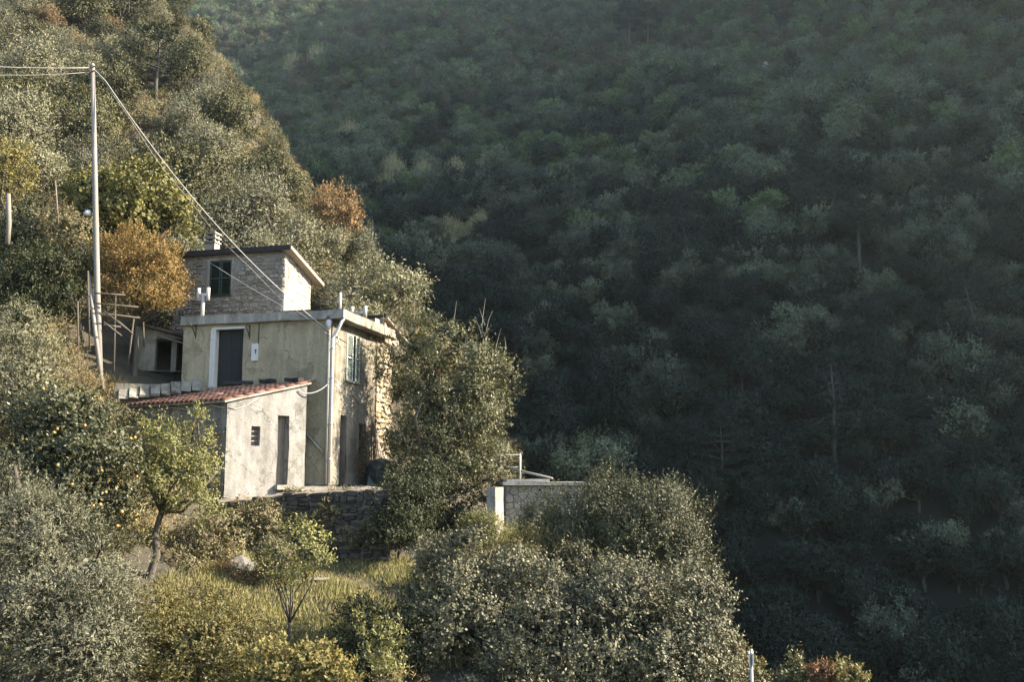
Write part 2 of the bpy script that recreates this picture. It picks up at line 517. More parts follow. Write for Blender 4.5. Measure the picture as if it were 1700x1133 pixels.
def hill(x, y):
    """The far side of the ravine, wrapping round to a high unseen ridge on the east, shaped to keep this slope in shade."""
    x, y = np.asarray(x, float), np.asarray(y, float)
    q = 0.966 * y + 0.259 * x - HILL_OFF
    rough = 5.5 * wav(x, y, 0.028, 0.6) + 2.2 * wav(x, y, 0.075, 2.1)
    za = HILL_SLOPE * q + rough
    za = np.minimum(za, CREST) + 6 * np.tanh(np.maximum(za - CREST, 0) / 30)
    hc = 82 + 0.74 * np.clip(y, -90, 345)  # crest of the unseen ridge, set so its shadow covers the far slope
    zb = np.minimum(hc - 1.1 * (230 - x), hc) + 0.5 * rough
    return np.maximum(np.maximum(za, zb), -42)


def sheet(name, fn, x0, x1, y0, y1, step, mat):
    xs, ys = np.arange(x0, x1 + step / 2, step), np.arange(y0, y1 + step / 2, step)
    gx, gy = np.meshgrid(xs, ys)
    z = fn(gx.ravel(), gy.ravel())
    nx, ny = len(xs), len(ys)
    i = (np.arange(ny - 1)[:, None] * nx + np.arange(nx - 1)[None, :]).ravel()
    me = mesh_np(name, np.c_[gx.ravel(), gy.ravel(), z], np.c_[i, i + 1, i + nx + 1, i + nx], mats=[mat], smooth=True)
    return struct(link(name, me))


sheet('hillside', ground, -90, 62, -32, 170, 1.0, M['soil'])
sheet('far_hillside', hill, -330, 330, -96, 540, 6.0, M['wood_floor'])

# ------------------------------------------------------------------ plants: leaves, limbs
def leaf_quads(P, D, L, Wd, rng, fold=0.12, face=None):
    n = len(P)
    r = unit(rng.normal(size=(n, 3)))
    if face is not None:
        r = unit(face + r * 0.42)
    S = unit(np.cross(D, r))
    N = np.cross(S, D)
    L, Wd = L[:, None], Wd[:, None]
    mid = P + D * L * 0.45
    off = N * Wd * fold
    vs = np.empty((n, 4, 3))
    vs[:, 0] = P
    vs[:, 1] = mid + S * Wd * 0.5 + off
    vs[:, 2] = P + D * L
    vs[:, 3] = mid - S * Wd * 0.5 + off
    return vs.reshape(-1, 3)


def crown_verts(blobs, clumps, sprigs, per, leaf, shoot, rng, clump_r=0.45, up=0.35, inner=0.55, spread=0.9, aspect=0.5, droop=0.0):
    """blobs: (cx, cy, cz, rx, ry, rz). Leaf clumps sit on the blobs' lumpy shells, shoots grow out of every clump, leaves along each shoot."""
    B = np.array(blobs, float)
    B[:, 3:6] = np.maximum(B[:, 3:6] - 0.55 * clump_r, B[:, 3:6] * 0.55)
    area = (B[:, 3] * B[:, 4] + B[:, 4] * B[:, 5] + B[:, 3] * B[:, 5])
    k = rng.choice(len(B), clumps * 2, p=area / area.sum())
    d = unit(rng.normal(size=(clumps * 2, 3)))
    lob = unit(rng.normal(size=(5, 3)))
    lump = 1 + 0.24 * np.cos(4.2 * d @ lob.T + np.arange(5)).mean(1) * 2
    rad = (inner + (1 - inner) * rng.random(clumps * 2) ** 0.55) * lump
    C = B[k, :3] + d * B[k, 3:6] * rad[:, None]
    inside = np.zeros(len(C))
    for j in range(len(B)):
        q = np.linalg.norm((C - B[j, :3]) / B[j, 3:6], axis=1)
        inside += (q < 0.62) & (k != j)
    keep = np.where(inside == 0)[0][:clumps]
    C, d = C[keep], d[keep]
    nc = len(C)
    cr = clump_r * (0.5 + 1.1 * rng.random(nc) ** 1.5)
    d2 = unit(d[:, None, :] * 0.75 + rng.normal(size=(nc, sprigs, 3)) * 0.75)
    base = C[:, None, :] + d2 * (cr[:, None, None] * rng.uniform(0.25, 1.0, (nc, sprigs, 1)))
    sd = unit(d2 * 0.8 + np.array([0, 0, up]) + rng.normal(size=(nc, sprigs, 3)) * 0.35)
    sl_ = shoot * rng.uniform(0.45, 1.25, (nc, sprigs, 1))
    t = np.linspace(0.05, 1.0, per)[None, None, :, None]
    P = base[:, :, None, :] + sd[:, :, None, :] * sl_[..., None] * t
    P = P + rng.normal(size=P.shape) * 0.03 * shoot
    D = unit(sd[:, :, None, :] * 0.6 + rng.normal(size=P.shape) * spread + np.array([0, 0, -droop]))
    P, D = P.reshape(-1, 3), D.reshape(-1, 3)
    L = leaf * rng.uniform(0.6, 1.25, len(P))
    # broad leaves in the heart of every lobe close it against the light
    nk = 220 if inner >= 0.45 else 0
    kb = np.repeat(np.arange(len(B)), nk)
    CP = B[kb, :3] + unit(rng.normal(size=(len(kb), 3))) * B[kb, 3:6] * (0.60 * rng.random((len(kb), 1)) ** 0.5)
    cs = np.minimum(B[kb, 3:6].min(1) * 0.2, 0.32)
    core = leaf_quads(CP - 0.0, unit(rng.normal(size=CP.shape)), cs, cs * 0.7, rng)
    face = np.broadcast_to(unit(d2 * 0.7 + d[:, None, :] * 0.6 + np.array([0, 0, 0.25]))[:, :, None, :], (nc, sprigs, per, 3)).reshape(-1, 3)
    return np.concatenate([leaf_quads(P, D, L, L * aspect * rng.uniform(0.8, 1.2, len(P)), rng, 0.12, face), core])


def quads_mesh(name, v, mat):
    n = len(v) // 4
    return mesh_np(name, v, np.arange(n * 4).reshape(n, 4), mats=[mat])


def limbs(base, blobs, r0, rng, twigs=3, fork=0.45, wob=0.12):
    """A tapered trunk, limbs to every blob and branches inside them."""
    mb = MB()
    base = V(base)
    B = [(V(b[:3]), V(b[3:6])) for b in blobs]
    top = sum((c for c, _ in B), V((0, 0, 0))) / len(B)
    f = base.lerp(V((top.x, top.y, min(c.z - 0.5 * s.z for c, s in B))), 0.8) if fork is None else base.lerp(top, fork)
    h = (f - base).length
    pts = [base - V((0, 0, 0.3))] + [base.lerp(f, t) + V(rng.normal(size=3)) * wob * h * 0.3 * (0 < t < 1) for t in (0.0, 0.35, 0.7, 1.0)]
    mb.tube(pts, [r0 * 1.5, r0 * 1.15, r0, r0 * 0.88, r0 * 0.75], 8)
    for c, s in B:
        n = 2 if len(B) > 2 else 4
        for _ in range(n):
            tgt = c + V([float(q) for q in rng.normal(size=3) * 0.35]) * min(s)
            m = f.lerp(tgt, 0.5) + V(rng.normal(size=3)) * wob * (tgt - f).length
            mb.tube([f, m, tgt], [r0 * 0.6, r0 * 0.4, r0 * 0.22], 6)
            for _ in range(twigs):
                dd = V(unit(rng.normal(size=3) + np.array([0, 0, 0.4])))
                e = c + V((dd.x * s.x, dd.y * s.y, dd.z * s.z)) * 0.85
                st = m.lerp(tgt, rng.uniform(0.1, 1))
                m2 = st.lerp(e, 0.5) + V(rng.normal(size=3)) * 0.1 * (e - st).length
                mb.tube([st, m2, e], [r0 * 0.2, r0 * 0.13, r0 * 0.05], 5)
    return mb


def px_blob(px, py, Y, rx, rz, ry=None):
    c = U(px, py, Y)
    s = Y / F_PX
    return (c.x, c.y, c.z, rx * s, (ry if ry is not None else (rx + rz) / 2) * s, rz * s)


PLANTS = {}


def plant(name, label, cat, base, blobs, mat, leaf, clumps, sprigs, per, shoot, trunk_r=0.1, bark='bark', group=None, seed=None, twigs=3, fork=0.45, trunk=True, trunk_name='trunk', crown_name='crown', **kw):
    rng = np.random.default_rng(seed if seed is not None else seed_of(label))
    r = thing(name, label, cat, base, group)
    v = crown_verts(blobs, clumps, sprigs, per, leaf, shoot, rng, **kw) - np.array(base)
    link(crown_name, quads_mesh(name + '_crown', v, LM[mat]), r)
    if trunk:
        limbs(base, blobs, trunk_r, rng, twigs, fork).build(trunk_name, M[bark], r, smooth=True)
    return r


def seed_of(s):
    return sum(ord(c) * (i + 1) for i, c in enumerate(s)) % 9973

# ------------------------------------------------------------------ buildings
BETA = math.radians(14)
UP = V((0, 0, 1))
HS, HL = V((math.sin(BETA), math.cos(BETA), 0)), V((-math.cos(BETA), math.sin(BETA), 0))
HNF, HNS = -HS, -HL
HC = U(545, 806, 35.5)
HZ = HC.z


def wob3(p, a):
    x, y, z = p
    return a * (math.sin(3.1 * x + 1.7 * z) + math.sin(2.3 * y - 2.9 * z + 1.0) + 0.6 * math.sin(7.3 * x + 5.1 * y + 6.7 * z))


def wall(mb, O, u, n, Wd, Ht, openings=(), depth=0.25, step=0.35, top=None, jit=0.008):
    """A sheet of wall from O along u, with openings (u0, u1, z0, z1) cut out and their reveals running inwards."""
    us = sorted({round(x, 4) for x in [0, Wd] + [o[i] for o in openings for i in (0, 1)] + list(np.arange(step, Wd - 0.1, step))})
    zs = sorted({round(x, 4) for x in [0, Ht] + [o[i] for o in openings for i in (2, 3)] + list(np.arange(step, Ht - 0.1, step))})
    zm = max([o[3] for o in openings], default=0)

    def pt(a, z, d=0.0):
        if top is not None and z > zm:
            z = zm + (z - zm) * (top(a) - zm) / (Ht - zm)
        p = O + u * a + UP * z
        return p + n * (wob3(p, jit) - d)
    for i in range(len(us) - 1):
        for j in range(len(zs) - 1):
            cu, cz = (us[i] + us[i + 1]) / 2, (zs[j] + zs[j + 1]) / 2
            if any(o[0] < cu < o[1] and o[2] < cz < o[3] for o in openings):
                continue
            mb.add([pt(us[i], zs[j]), pt(us[i + 1], zs[j]), pt(us[i + 1], zs[j + 1]), pt(us[i], zs[j + 1])], [(0, 1, 2, 3)])
    for (u0, u1, z0, z1) in openings:
        for (a, b) in (((u0, z0), (u1, z0)), ((u1, z0), (u1, z1)), ((u1, z1), (u0, z1)), ((u0, z1), (u0, z0))):
            mb.add([pt(*a), pt(*b), pt(*b, depth), pt(*a, depth)], [(0, 1, 2, 3)])
    return mb


def FH(px, py):
    p = onplane(px, py, HC, HNF)
    return (p - HC).dot(HL), p.z - HZ


def SH(px, py):
    p = onplane(px, py, HC, HNS)
    return (p - HC).dot(HS), p.z - HZ


def stone_protos(n, depth=0.10, seed=3):
    rng = random.Random(seed)
    out = []
    for _ in range(n):
        k = rng.choice((6, 7, 8))
        ring = []
        for i in range(k):
            t = 2 * math.pi * (i + rng.uniform(-0.2, 0.2)) / k + 0.4
            c, s = math.cos(t), math.sin(t)
            e = 0.42
            ring.append((0.5 * math.copysign(abs(c) ** e, c) * rng.uniform(0.88, 1.0), 0.5 * math.copysign(abs(s) ** e, s) * rng.uniform(0.86, 1.0)))
        vs = [(x, -0.02, z) for x, z in ring] + [(x, depth * 0.62, z) for x, z in ring]
        tilt = rng.uniform(-0.03, 0.03), rng.uniform(-0.03, 0.03)
        vs += [(x * 0.8, depth * rng.uniform(0.85, 1.1) + tilt[0] * x + tilt[1] * z, z * 0.76) for x, z in ring]
        fs = [(i, (i + 1) % k, k + (i + 1) % k, k + i) for i in range(k)] + [(k + i, k + (i + 1) % k, 2 * k + (i + 1) % k, 2 * k + i) for i in range(k)]
        fs.append(list(range(2 * k, 3 * k)))
        out.append((vs, fs))
    return out


def stone_meshes(mat, n=9, depth=0.10, seed=3):
    r = []
    for vs, fs in stone_protos(n, depth, seed):
        me = bpy.data.meshes.new('stone')
        me.from_pydata(vs, [], fs)
        me.materials.append(mat)
        r.append(me)
    return r


def lay_stones(parent, meshes, O, u, n, Wd, Ht, h_rng, w_rng, openings=(), top=None, rng=None, limit=300, gap=0.012):
    """Rubble laid in wandering courses: every stone its own object under the wall."""
    rng = rng or random.Random(5)
    org = parent_origin(parent)
    rot = Matrix((u, n, UP)).transposed().to_4x4()
    z, cnt = 0.0, 0
    while z < Ht - 0.05:
        h = rng.uniform(*h_rng)
        a = -rng.uniform(0, w_rng[0])
        while a < Wd:
            w = rng.uniform(*w_rng)
            a0, a1 = max(a, 0.0), min(a + w, Wd)
            zz = z + rng.uniform(-0.035, 0.035)
            hh = h * rng.choice((0.72, 0.9, 1.0, 1.1, 1.35))
            a += w
            t = top((a0 + a1) / 2) if top else Ht
            z0, z1 = max(zz, 0), min(zz + hh, t)
            if a1 - a0 < 0.07 or z1 - z0 < 0.06 or cnt >= limit:
                continue
            if any(a1 > o[0] - 0.02 and a0 < o[1] + 0.02 and z1 > o[2] - 0.02 and z0 < o[3] + 0.02 for o in openings):
                continue
            c = O + u * ((a0 + a1) / 2) + UP * ((z0 + z1) / 2)
            o = link('stone', rng.choice(meshes), parent)
            sx = (a1 - a0 - gap) * rng.choice((1, -1))
            o.matrix_local = Matrix.Translation(c - org) @ rot @ Matrix.Rotation(rng.uniform(-0.11, 0.11), 4, 'Y') @ Matrix.Diagonal((sx, rng.uniform(0.6, 1.25), z1 - z0 - gap, 1))
            cnt += 1
        z += h
    return cnt


def shutter(parent, O, u, n, w, h, mat, slats, name='shutter', label=None):
    """Louvred shutter leaf: frame as the part, every slat a sub-part."""
    mb = MB()
    t, d = 0.075, 0.035
    for a in (t / 2, w - t / 2):
        mb.box(O + u * a + UP * (h / 2), t, d, h, u, n, UP)
    for z in (t / 2, h * 0.5, h - t / 2):
        mb.box(O + u * (w / 2) + UP * z, w - 2 * t, d * 0.9, t, u, n, UP)
    s = mb.build(name, mat, parent)
    if label:
        s['label'] = label
    org = parent_origin(parent)
    tl = math.radians(38)
    ax, az = (n * math.cos(tl) - UP * math.sin(tl)), (UP * math.cos(tl) + n * math.sin(tl))
    b = MB().box(V((0, 0, 0)), w - 2 * t, 0.05, 0.012, u, ax, az)
    me = b.mesh('slat', mat)
    for k in range(slats):
        z = t * 1.2 + (h - 2.4 * t) * (k + 0.5) / slats
        if abs(z - h * 0.5) < t * 0.7:
            continue
        o = link('slat', me, s)
        o.location = O + u * (w / 2) + UP * z - org
    return s


def planks(parent, O, u, n, w, h, k, mat, name='plank', th=0.03):
    for i in range(k):
        z0 = random.uniform(-0.01, 0.01)
        MB().box(O + u * (w * (i + 0.5) / k) + UP * (h / 2 + z0) + n * random.uniform(-0.004, 0.004), w / k - 0.008, th, h, u, n, UP).build(name, mat, parent)


# ---- main plastered house
house = thing('plaster_house', 'two-storey house of stained beige plaster with flat concrete roof beside the tall leafy tree', 'house', HC)
H_W, H_D, H_T = 6.25, 5.0, 6.15
dl, dz0 = FH(401, 642)
dr, dz1 = FH(355, 548)
door_op = (dl, dr, dz0, dz1)
wf = wall(MB(), HC, HL, HNF, H_W, H_T, [door_op], 0.30)
wf.build('front_wall', M['plaster'], house)
s0, sz0 = SH(562, 808)
s1, sz1 = SH(575.5, 691)
sd_op = (s0, s1, 0.0, sz1)
w0, wz0 = SH(573.5, 628)
w1, wz1 = SH(597, 560)
wz0, wz1 = SH(573.5, 631)[1], SH(573.5, 553)[1]
sw_op = (w0, w1, wz0, wz1)
g0, gz1_ = SH(596, 703)
g1, _ = SH(608, 710)
g_op = (g0, g1, 0.95, gz1_)
PL_END = SH(624, 600)[0]
ST_END = SH(651, 600)[0]
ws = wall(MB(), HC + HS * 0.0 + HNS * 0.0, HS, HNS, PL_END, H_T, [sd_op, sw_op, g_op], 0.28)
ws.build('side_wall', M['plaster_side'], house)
b = MB()
wall(b, HC + HS * PL_END + HNS * -0.06, HS, HNS, ST_END - PL_END, 6.9)
b.add([HC + HL * H_W, HC + HL * H_W + HS * ST_END, HC + HL * H_W + HS * ST_END + UP * H_T, HC + HL * H_W + UP * H_T], [(0, 1, 2, 3)])
b.add([HC + HL * H_W + HS * ST_END, HC + HS * ST_END, HC + HS * ST_END + UP * H_T, HC + HL * H_W + HS * ST_END + UP * H_T], [(0, 1, 2, 3)])
b.build('rear_wall', M['mortar_pale'], house)
rub = stone_meshes(M['stone_warm'], 8, 0.10, 11)
lay_stones(house, rub, HC + HS * (PL_END + 0.03) + HNS * -0.065, HS, HNS, ST_END - PL_END - 0.03, 6.75, (0.14, 0.3), (0.2, 0.55), rng=random.Random(8), limit=240)
# roof slab with its overhang
ov_f, ov_s = 0.16, 0.50
p0 = HC + HNF * ov_f + HNS * ov_s
p1 = HC + HNF * ov_f + HL * (H_W + 0.05)
p2 = HC + HL * (H_W + 0.05) + HS * (ST_END)
p3 = HC + HNS * ov_s + HS * 5.25
p3b = HC + HS * 5.25
p3c = HC + HS * ST_END + HL * 0.02
SLAB_Z, SLAB_H = 6.13, 0.34
b = MB()
edge = []
for a, c, k in ((p0, p1, 22), (p1, p2, 6), (p2, p3c, 6), (p3c, p3b, 2), (p3b, p3, 2), (p3, p0, 18)):
    edge += [a.lerp(c, i / k) + V((random.uniform(-0.006, 0.006), random.uniform(-0.006, 0.006), 0)) for i in range(k)]
edge_b = [p + UP * (SLAB_Z + 0.012 * math.sin(3 * p.x + 2 * p.y)) for p in edge]
b.prism(edge_b, SLAB_H)
b.build('roof_slab', M['concrete'], house)
b = MB()
lift = [V((p.x, p.y, HC.z + SLAB_Z + SLAB_H + 0.02)) for p in (p0 + HL * 2.9 - HNF * 0.05, p0 + HL * 0.4 - HNF * 0.05, p0 + HL * 0.4 + HS * 0.9, p0 + HL * 2.9 + HS * 0.9)]
b.prism(lift, 0.03)
b.build('roofing_felt', M['bitumen'], house)
# annex roof behind: small plastered upstand and a sheet roof falling away
az = SLAB_Z + SLAB_H
A0 = HC + HS * 4.95 + HNS * 0.0
b = MB()
wall(b, V((A0.x, A0.y, HZ + az - 0.02)), HL, HNF, 3.0, 0.62)
b.build('upstand_wall', M['plaster'], house)
b = MB()
A1 = V((A0.x, A0.y, HZ + az + 0.56))
R0, R1 = A1 + HNS * 0.22 + HNF * 0.12, A1 + HL * 2.2 + HNF * 0.12
R2, R3 = R1 + HS * 3.0 - UP * 0.8, R0 + HS * 3.0 - UP * 0.8
b.prism([R0, R3, R2, R1], 0.09)
b.build('annex_roof', M['bitumen'], house)
b = MB()
for k in range(7):
    q = (k + 0.5) / 7
    b.box(R0.lerp(R3, q) - HNS * 0.1 - UP * 0.035, 0.3, 0.34, 0.04, HNS, (R3 - R0).normalized(), UP)
b.build('annex_soffit', M['soffit'], house)
b = MB()
gbl = [A0 + HS * 0.0 + UP * az, A0 + HS * 2.0 + UP * (az - 0.55), A0 + HS * 2.0 + UP * (az - 0.05), A0 + UP * (az + 0.55)]
b.add([V(p) for p in gbl], [(0, 1, 2, 3)])
b.build('gable', M['mortar_pale'], house)
lay_stones(house, rub, A0 + UP * (az - 0.25), HS, HNS, 1.5, 0.8, (0.13, 0.22), (0.18, 0.4), top=lambda a: 0.78 - 0.27 * a, rng=random.Random(18), limit=20)
# front door with white jamb
frame = MB()
P = lambda a, z, d=0.0: HC + HL * a + UP * z + HNF * d
frame.box(P(dr - 0.05, (dz0 + dz1) / 2, -0.13), 0.10, 0.30, dz1 - dz0, HL, HNF, UP)
frame.box(P((dl + dr) / 2, dz1 + 0.045, 0.0), dr - dl + 0.14, 0.05, 0.09, HL, HNF, UP)
frame.box(P(dr + 0.06, (dz0 + dz1) / 2, 0.006), 0.10, 0.03, dz1 - dz0, HL, HNF, UP)
frame.build('door_frame', M['white_paint'], house)
door = MB().box(P((dl + dr) / 2 - 0.05, (dz0 + dz1) / 2, -0.26), dr - dl - 0.10, 0.04, dz1 - dz0, HL, HNF, UP).build('door', M['slate_paint'], house)
dw = dr - dl - 0.1
for k, (za, zb) in enumerate(((0.06, 0.42), (0.47, 0.95))):
    for j in range(2):
        c = dl + dw * (0.26 + 0.48 * j)
        MB().box(P(c, dz0 + (dz1 - dz0) * (za + zb) / 2, -0.235), dw * 0.38, 0.025, (dz1 - dz0) * (zb - za), HL, HNF, UP).build('panel', M['slate_paint'], door)
MB().box(P(dl + 0.1, dz0 + 0.95, -0.21), 0.03, 0.06, 0.12, HL, HNF, UP).build('handle', M['iron'], door)
# iron canopy brackets, conduit and meter box
for px in (318, 407):
    a, z = FH(px + 8, 541)
    mb = MB().tube([P(a - 0.0, z, 0.0), P(a - 0.05, z - 0.03, 0.55)], 0.018, 5)
    mb.tube([P(a, z - 0.42, 0.0), P(a, z - 0.2, 0.2), P(a - 0.03, z - 0.05, 0.42)], 0.018, 5)
    mb.tube([P(a, z + 0.02, 0.012), P(a, z - 0.5, 0.012)], 0.02, 5)
    mb.build('canopy_bracket', M['iron'], house, True)
a, z = FH(431, 530)
a2, z2 = FH(429, 571)
MB().tube([P(a - 0.3, z + 0.05, 0.02), P(a - 0.1, z + 0.02, 0.02), P(a, z - 0.05, 0.02), P(a2, z2, 0.02)], 0.016, 5).build('conduit', M['iron'], house, True)
a0, zt = FH(430, 571)
a1, zb = FH(418.5, 600)
mbx = MB().box(P((a0 + a1) / 2, (zt + zb) / 2, 0.045), a1 - a0, 0.09, zt - zb, HL, HNF, UP).build('meter_box', M['white_paint'], house)
MB().box(P((a0 + a1) / 2 - 0.05, (zt + zb) / 2 - 0.0, 0.092), 0.035, 0.01, 0.13, HL, HNF, UP).box(P((a0 + a1) / 2 - 0.05, (zt + zb) / 2 + 0.075, 0.093), 0.085, 0.01, 0.05, HL, HNF, UP).build('lock', M['iron'], mbx)
# rain pipe down the corner with its swan neck, grey conduit beside it
c = HC + HNF * 0.09 + HNS * 0.07
zt = 5.9
pts = [c + HNS * 0.36 + HS * 0.1 + UP * 6.13, c + HNS * 0.33 + UP * 6.0, c + HNS * 0.2 + UP * 5.72, c + HNS * 0.06 + UP * 5.55, c + UP * 5.4, c + UP * 0.05]
dp = MB().tube(pts, 0.06, 10).build('drain_pipe', M['pvc'], house, True)
for z in (0.9, 2.2, 3.9, 5.0):
    MB().tube([c + UP * z, c + UP * (z + 0.07)], 0.072, 10).build('pipe_clip', M['galv'], dp, True)
c2 = HC + HNF * 0.05 + HL * 0.10
MB().tube([c2 + UP * 0.02, c2 + UP * 5.75], 0.045, 8).build('conduit', M['grey_pipe'], house, True)
MB().tube([c2 + UP * 5.72 + HNF * 0.06, c2 + UP * 5.9 + HNF * 0.08, c2 + UP * 6.12 + HNF * 0.06], [0.05, 0.10, 0.10], 10).build('insulator', M['pvc'], house, True)
MB().tube([c2 + UP * 6.1 + HNF * 0.06, c2 + UP * 6.24 + HNF * 0.06], [0.11, 0.07], 10).build('insulator_cap', M['cable_dark'], house, True)
# wires on the side wall
SP = lambda s, z, d=0.02: HC + HS * s + UP * z + HNS * d
MB().tube([SP(0.1, 5.55, .03), SP(0.5, 5.5), SP(1.2, 5.42), SP(2.4, 5.6), SP(3.6, 5.45), SP(4.4, 5.55)], 0.014, 5).build('wall_wire', M['cable_dark'], house, True)
MB().tube([SP(2.0, 3.45), SP(2.6, 3.15), SP(3.0, 3.2), SP(3.3, 2.95), SP(3.6, 2.75)], 0.013, 5).build('wall_wire', M['cable_dark'], house, True)
MB().tube([SP(PL_END - 0.02, 0.6, 0.05), SP(PL_END - 0.02, 5.9, 0.05)], 0.022, 6).build('iron_pipe', M['iron'], house, True)
MB().tube([SP(PL_END - 0.02, 2.55, 0.06), SP(ST_END, 2.6, 0.06)], 0.02, 6).build('iron_tie', M['iron'], house, True)
MB().tube([SP(0.05, 5.35, .1), SP(0.25, 5.15, .18), SP(0.4, 5.35, .1), SP(0.3, 5.6, .06), SP(0.1, 5.5, .1)], 0.02, 6).build('cable_loop', M['pvc'], house, True)
MB().tube([SP(0.08, 3.7, .1), SP(0.3, 3.55, .15), SP(0.35, 3.85, .1), SP(0.1, 3.9, .1)], 0.018, 6).build('cable_loop', M['pvc'], house, True)
# side window shutters (one leaf slightly ajar), sill
half = (w1 - w0) / 2
shutter(house, SP(w0 + 0.01, wz0, 0.02), HS, HNS, half - 0.02, wz1 - wz0, M['old_green'], 20)
aj = math.radians(9)
u2 = (HS * math.cos(aj) - HNS * math.sin(aj)).normalized()
n2 = (HNS * math.cos(aj) + HS * math.sin(aj)).normalized()
shutter(house, SP(w0 + half + 0.01, wz0, 0.02) + HNS * (half * math.sin(aj)), u2, n2, half - 0.02, wz1 - wz0, M['old_green'], 20, label='shutter leaf standing ajar')
MB().box(SP((w0 + w1) / 2, wz0 - 0.04, 0.03), w1 - w0 + 0.1, 0.12, 0.06, HS, HNS, UP).build('window_sill', M['concrete'], house)
MB().box(SP((w0 + w1) / 2, (wz0 + wz1) / 2, -0.25), w1 - w0, 0.02, wz1 - wz0, HS, HNS, UP).build('dark_pane', M['black'], house)
# ground-floor doorway filled by a dark panel, and grated opening
sdoor = MB().box(SP((s0 + s1) / 2, sz1 / 2, -0.24), s1 - s0, 0.04, sz1, HS, HNS, UP).build('dark_doorway_panel', M['dark_wood'], house)  # dark panel added to fill the open doorway in place of its shade
MB().box(SP(s1 - 0.12, 1.05, -0.2), 0.04, 0.04, 0.14, HS, HNS, UP).build('handle', M['iron'], sdoor)
gb = MB().box(SP((g0 + g1) / 2, (0.95 + gz1_) / 2, -0.25), g1 - g0, 0.02, gz1_ - 0.95, HS, HNS, UP).build('dark_pane', M['black'], house)
for k in range(4):
    a = g0 + (g1 - g0) * (k + 0.5) / 4
    MB().tube([SP(a, 0.97, -0.1), SP(a, gz1_ - 0.02, -0.1)], 0.012, 5).build('window_bar', M['iron'], gb)
# flues on the roof
def cowl(parent, base, h, w, r, mat):
    mb = MB().tube([base, base + UP * h], r, 10)
    st = mb.build('flue_pipe', mat, parent, True)
    t = base + UP * h
    MB().tube([t - HL * w / 2, t + HL * w / 2], r * 0.85, 8).build('cross_pipe', mat, st, True)
    for s in (-1, 1):
        e = t + HL * (s * w / 2)
        MB().tube([e - UP * 0.22, e + UP * 0.28], r * 1.05, 8).build('end_pipe', mat, st, True)
    return st


RZ = HZ + SLAB_Z + SLAB_H
e = onplane(336, 520, HC + HS * 0.6, HNF)
cowl(house, V((e.x, e.y, RZ - 0.02)), 1.0, 0.42, 0.075, M['galv'])
e = onplane(595, 520, HC + HS * 4.6, HNF)
cowl(house, V((e.x, e.y, RZ - 0.02)), 0.75, 0.6, 0.09, M['grey_pipe'])
e = onplane(564.5, 508, HC + HS * 0.35, HNF)
MB().tube([V((e.x, e.y, RZ - 0.02)), V((e.x, e.y, RZ + 0.74))], 0.055, 10).build('vent_pipe', M['galv'], house, True)
# diagonal pipe at the foot of the front wall
a, z = FH(508, 720)
a2, z2 = FH(537, 752)
MB().tube([P(a, z, 0.04), P(a2, z2, 0.04)], 0.035, 8).build('overflow_pipe', M['grey_pipe'], house, True)

# ---- stone storey behind with green shutters
TC = U(470, 520, 39.5)
TC = V((TC.x, TC.y, HZ + 6.4))
tower = thing('stone_house', 'rubble stone house with closed dark green shutters and a black-edged roof', 'house', TC)
T_W, T_D = 5.2, 2.5


def TF(px, py):
    p = onplane(px, py, TC, HNF)
    return (p - TC).dot(HL), p.z - TC.z


tz = TF(470, 416)[1]
drop = 0.30
ta, tz0 = TF(383, 490)
tb, tz1 = TF(349, 434)
t_op = (ta, tb, tz0, tz1)
wall(MB(), TC, HL, HNF, T_W, tz, [t_op], 0.16).build('front_wall', M['mortar'], tower)
wall(MB(), TC, HS, HNS, T_D, tz, (), top=lambda a: tz - drop * a).build('side_wall', M['mortar_pale'], tower)
b = MB()
b.add([TC + HL * T_W, TC + HL * T_W + HS * T_D, TC + HL * T_W + HS * T_D + UP * (tz - drop * T_D), TC + HL * T_W + UP * tz], [(0, 1, 2, 3)])
b.add([TC + HS * T_D, TC + HL * T_W + HS * T_D, TC + HL * T_W + HS * T_D + UP * (tz - drop * T_D), TC + HS * T_D + UP * (tz - drop * T_D)], [(0, 1, 2, 3)])
b.build('rear_wall', M['mortar'], tower)
sm = stone_meshes(M['stone'], 12, 0.06, 21)
sur = (t_op[0] - 0.12, t_op[1] + 0.12, t_op[2] - 0.06, t_op[3] + 0.1)
n1 = lay_stones(tower, sm, TC + HNF * -0.004, HL, HNF, T_W, tz, (0.09, 0.22), (0.16, 0.52), [sur], rng=random.Random(31), limit=290)
sp_ = stone_meshes(M['stone_pale'], 9, 0.022, 22)
n2_ = lay_stones(tower, sp_, TC + HNS * -0.004, HS, HNS, T_D, tz, (0.16, 0.32), (0.25, 0.6), top=lambda a: tz - drop * a - 0.02, rng=random.Random(33), limit=85)
# window surround and shutters
TP = lambda a, z, d=0.0: TC + HL * a + UP * z + HNF * d
sr = MB()
sr.box(TP((sur[0] + ta) / 2, (sur[2] + sur[3]) / 2, 0.01), ta - sur[0], 0.05, sur[3] - sur[2], HL, HNF, UP)
sr.box(TP((sur[1] + tb) / 2, (sur[2] + sur[3]) / 2, 0.01), sur[1] - tb, 0.05, sur[3] - sur[2], HL, HNF, UP)
sr.box(TP((ta + tb) / 2, (sur[3] + tz1) / 2, 0.01), tb - ta, 0.048, sur[3] - tz1, HL, HNF, UP)
sr.build('window_surround', M['concrete'], tower)
MB().box(TP((ta + tb) / 2, tz0 - 0.03, 0.03), tb - ta + 0.1, 0.1, 0.05, HL, HNF, UP).build('window_sill', M['green_paint'], tower)
MB().box(TP((ta + tb) / 2, (tz0 + tz1) / 2, -0.14), tb - ta, 0.02, tz1 - tz0, HL, HNF, UP).build('dark_pane', M['black'], tower)
hw = (tb - ta) / 2
for k in range(2):
    shutter(tower, TP(ta + hw * k + 0.008, tz0, -0.03), HL, HNF, hw - 0.016, tz1 - tz0, M['green_paint'], 18)
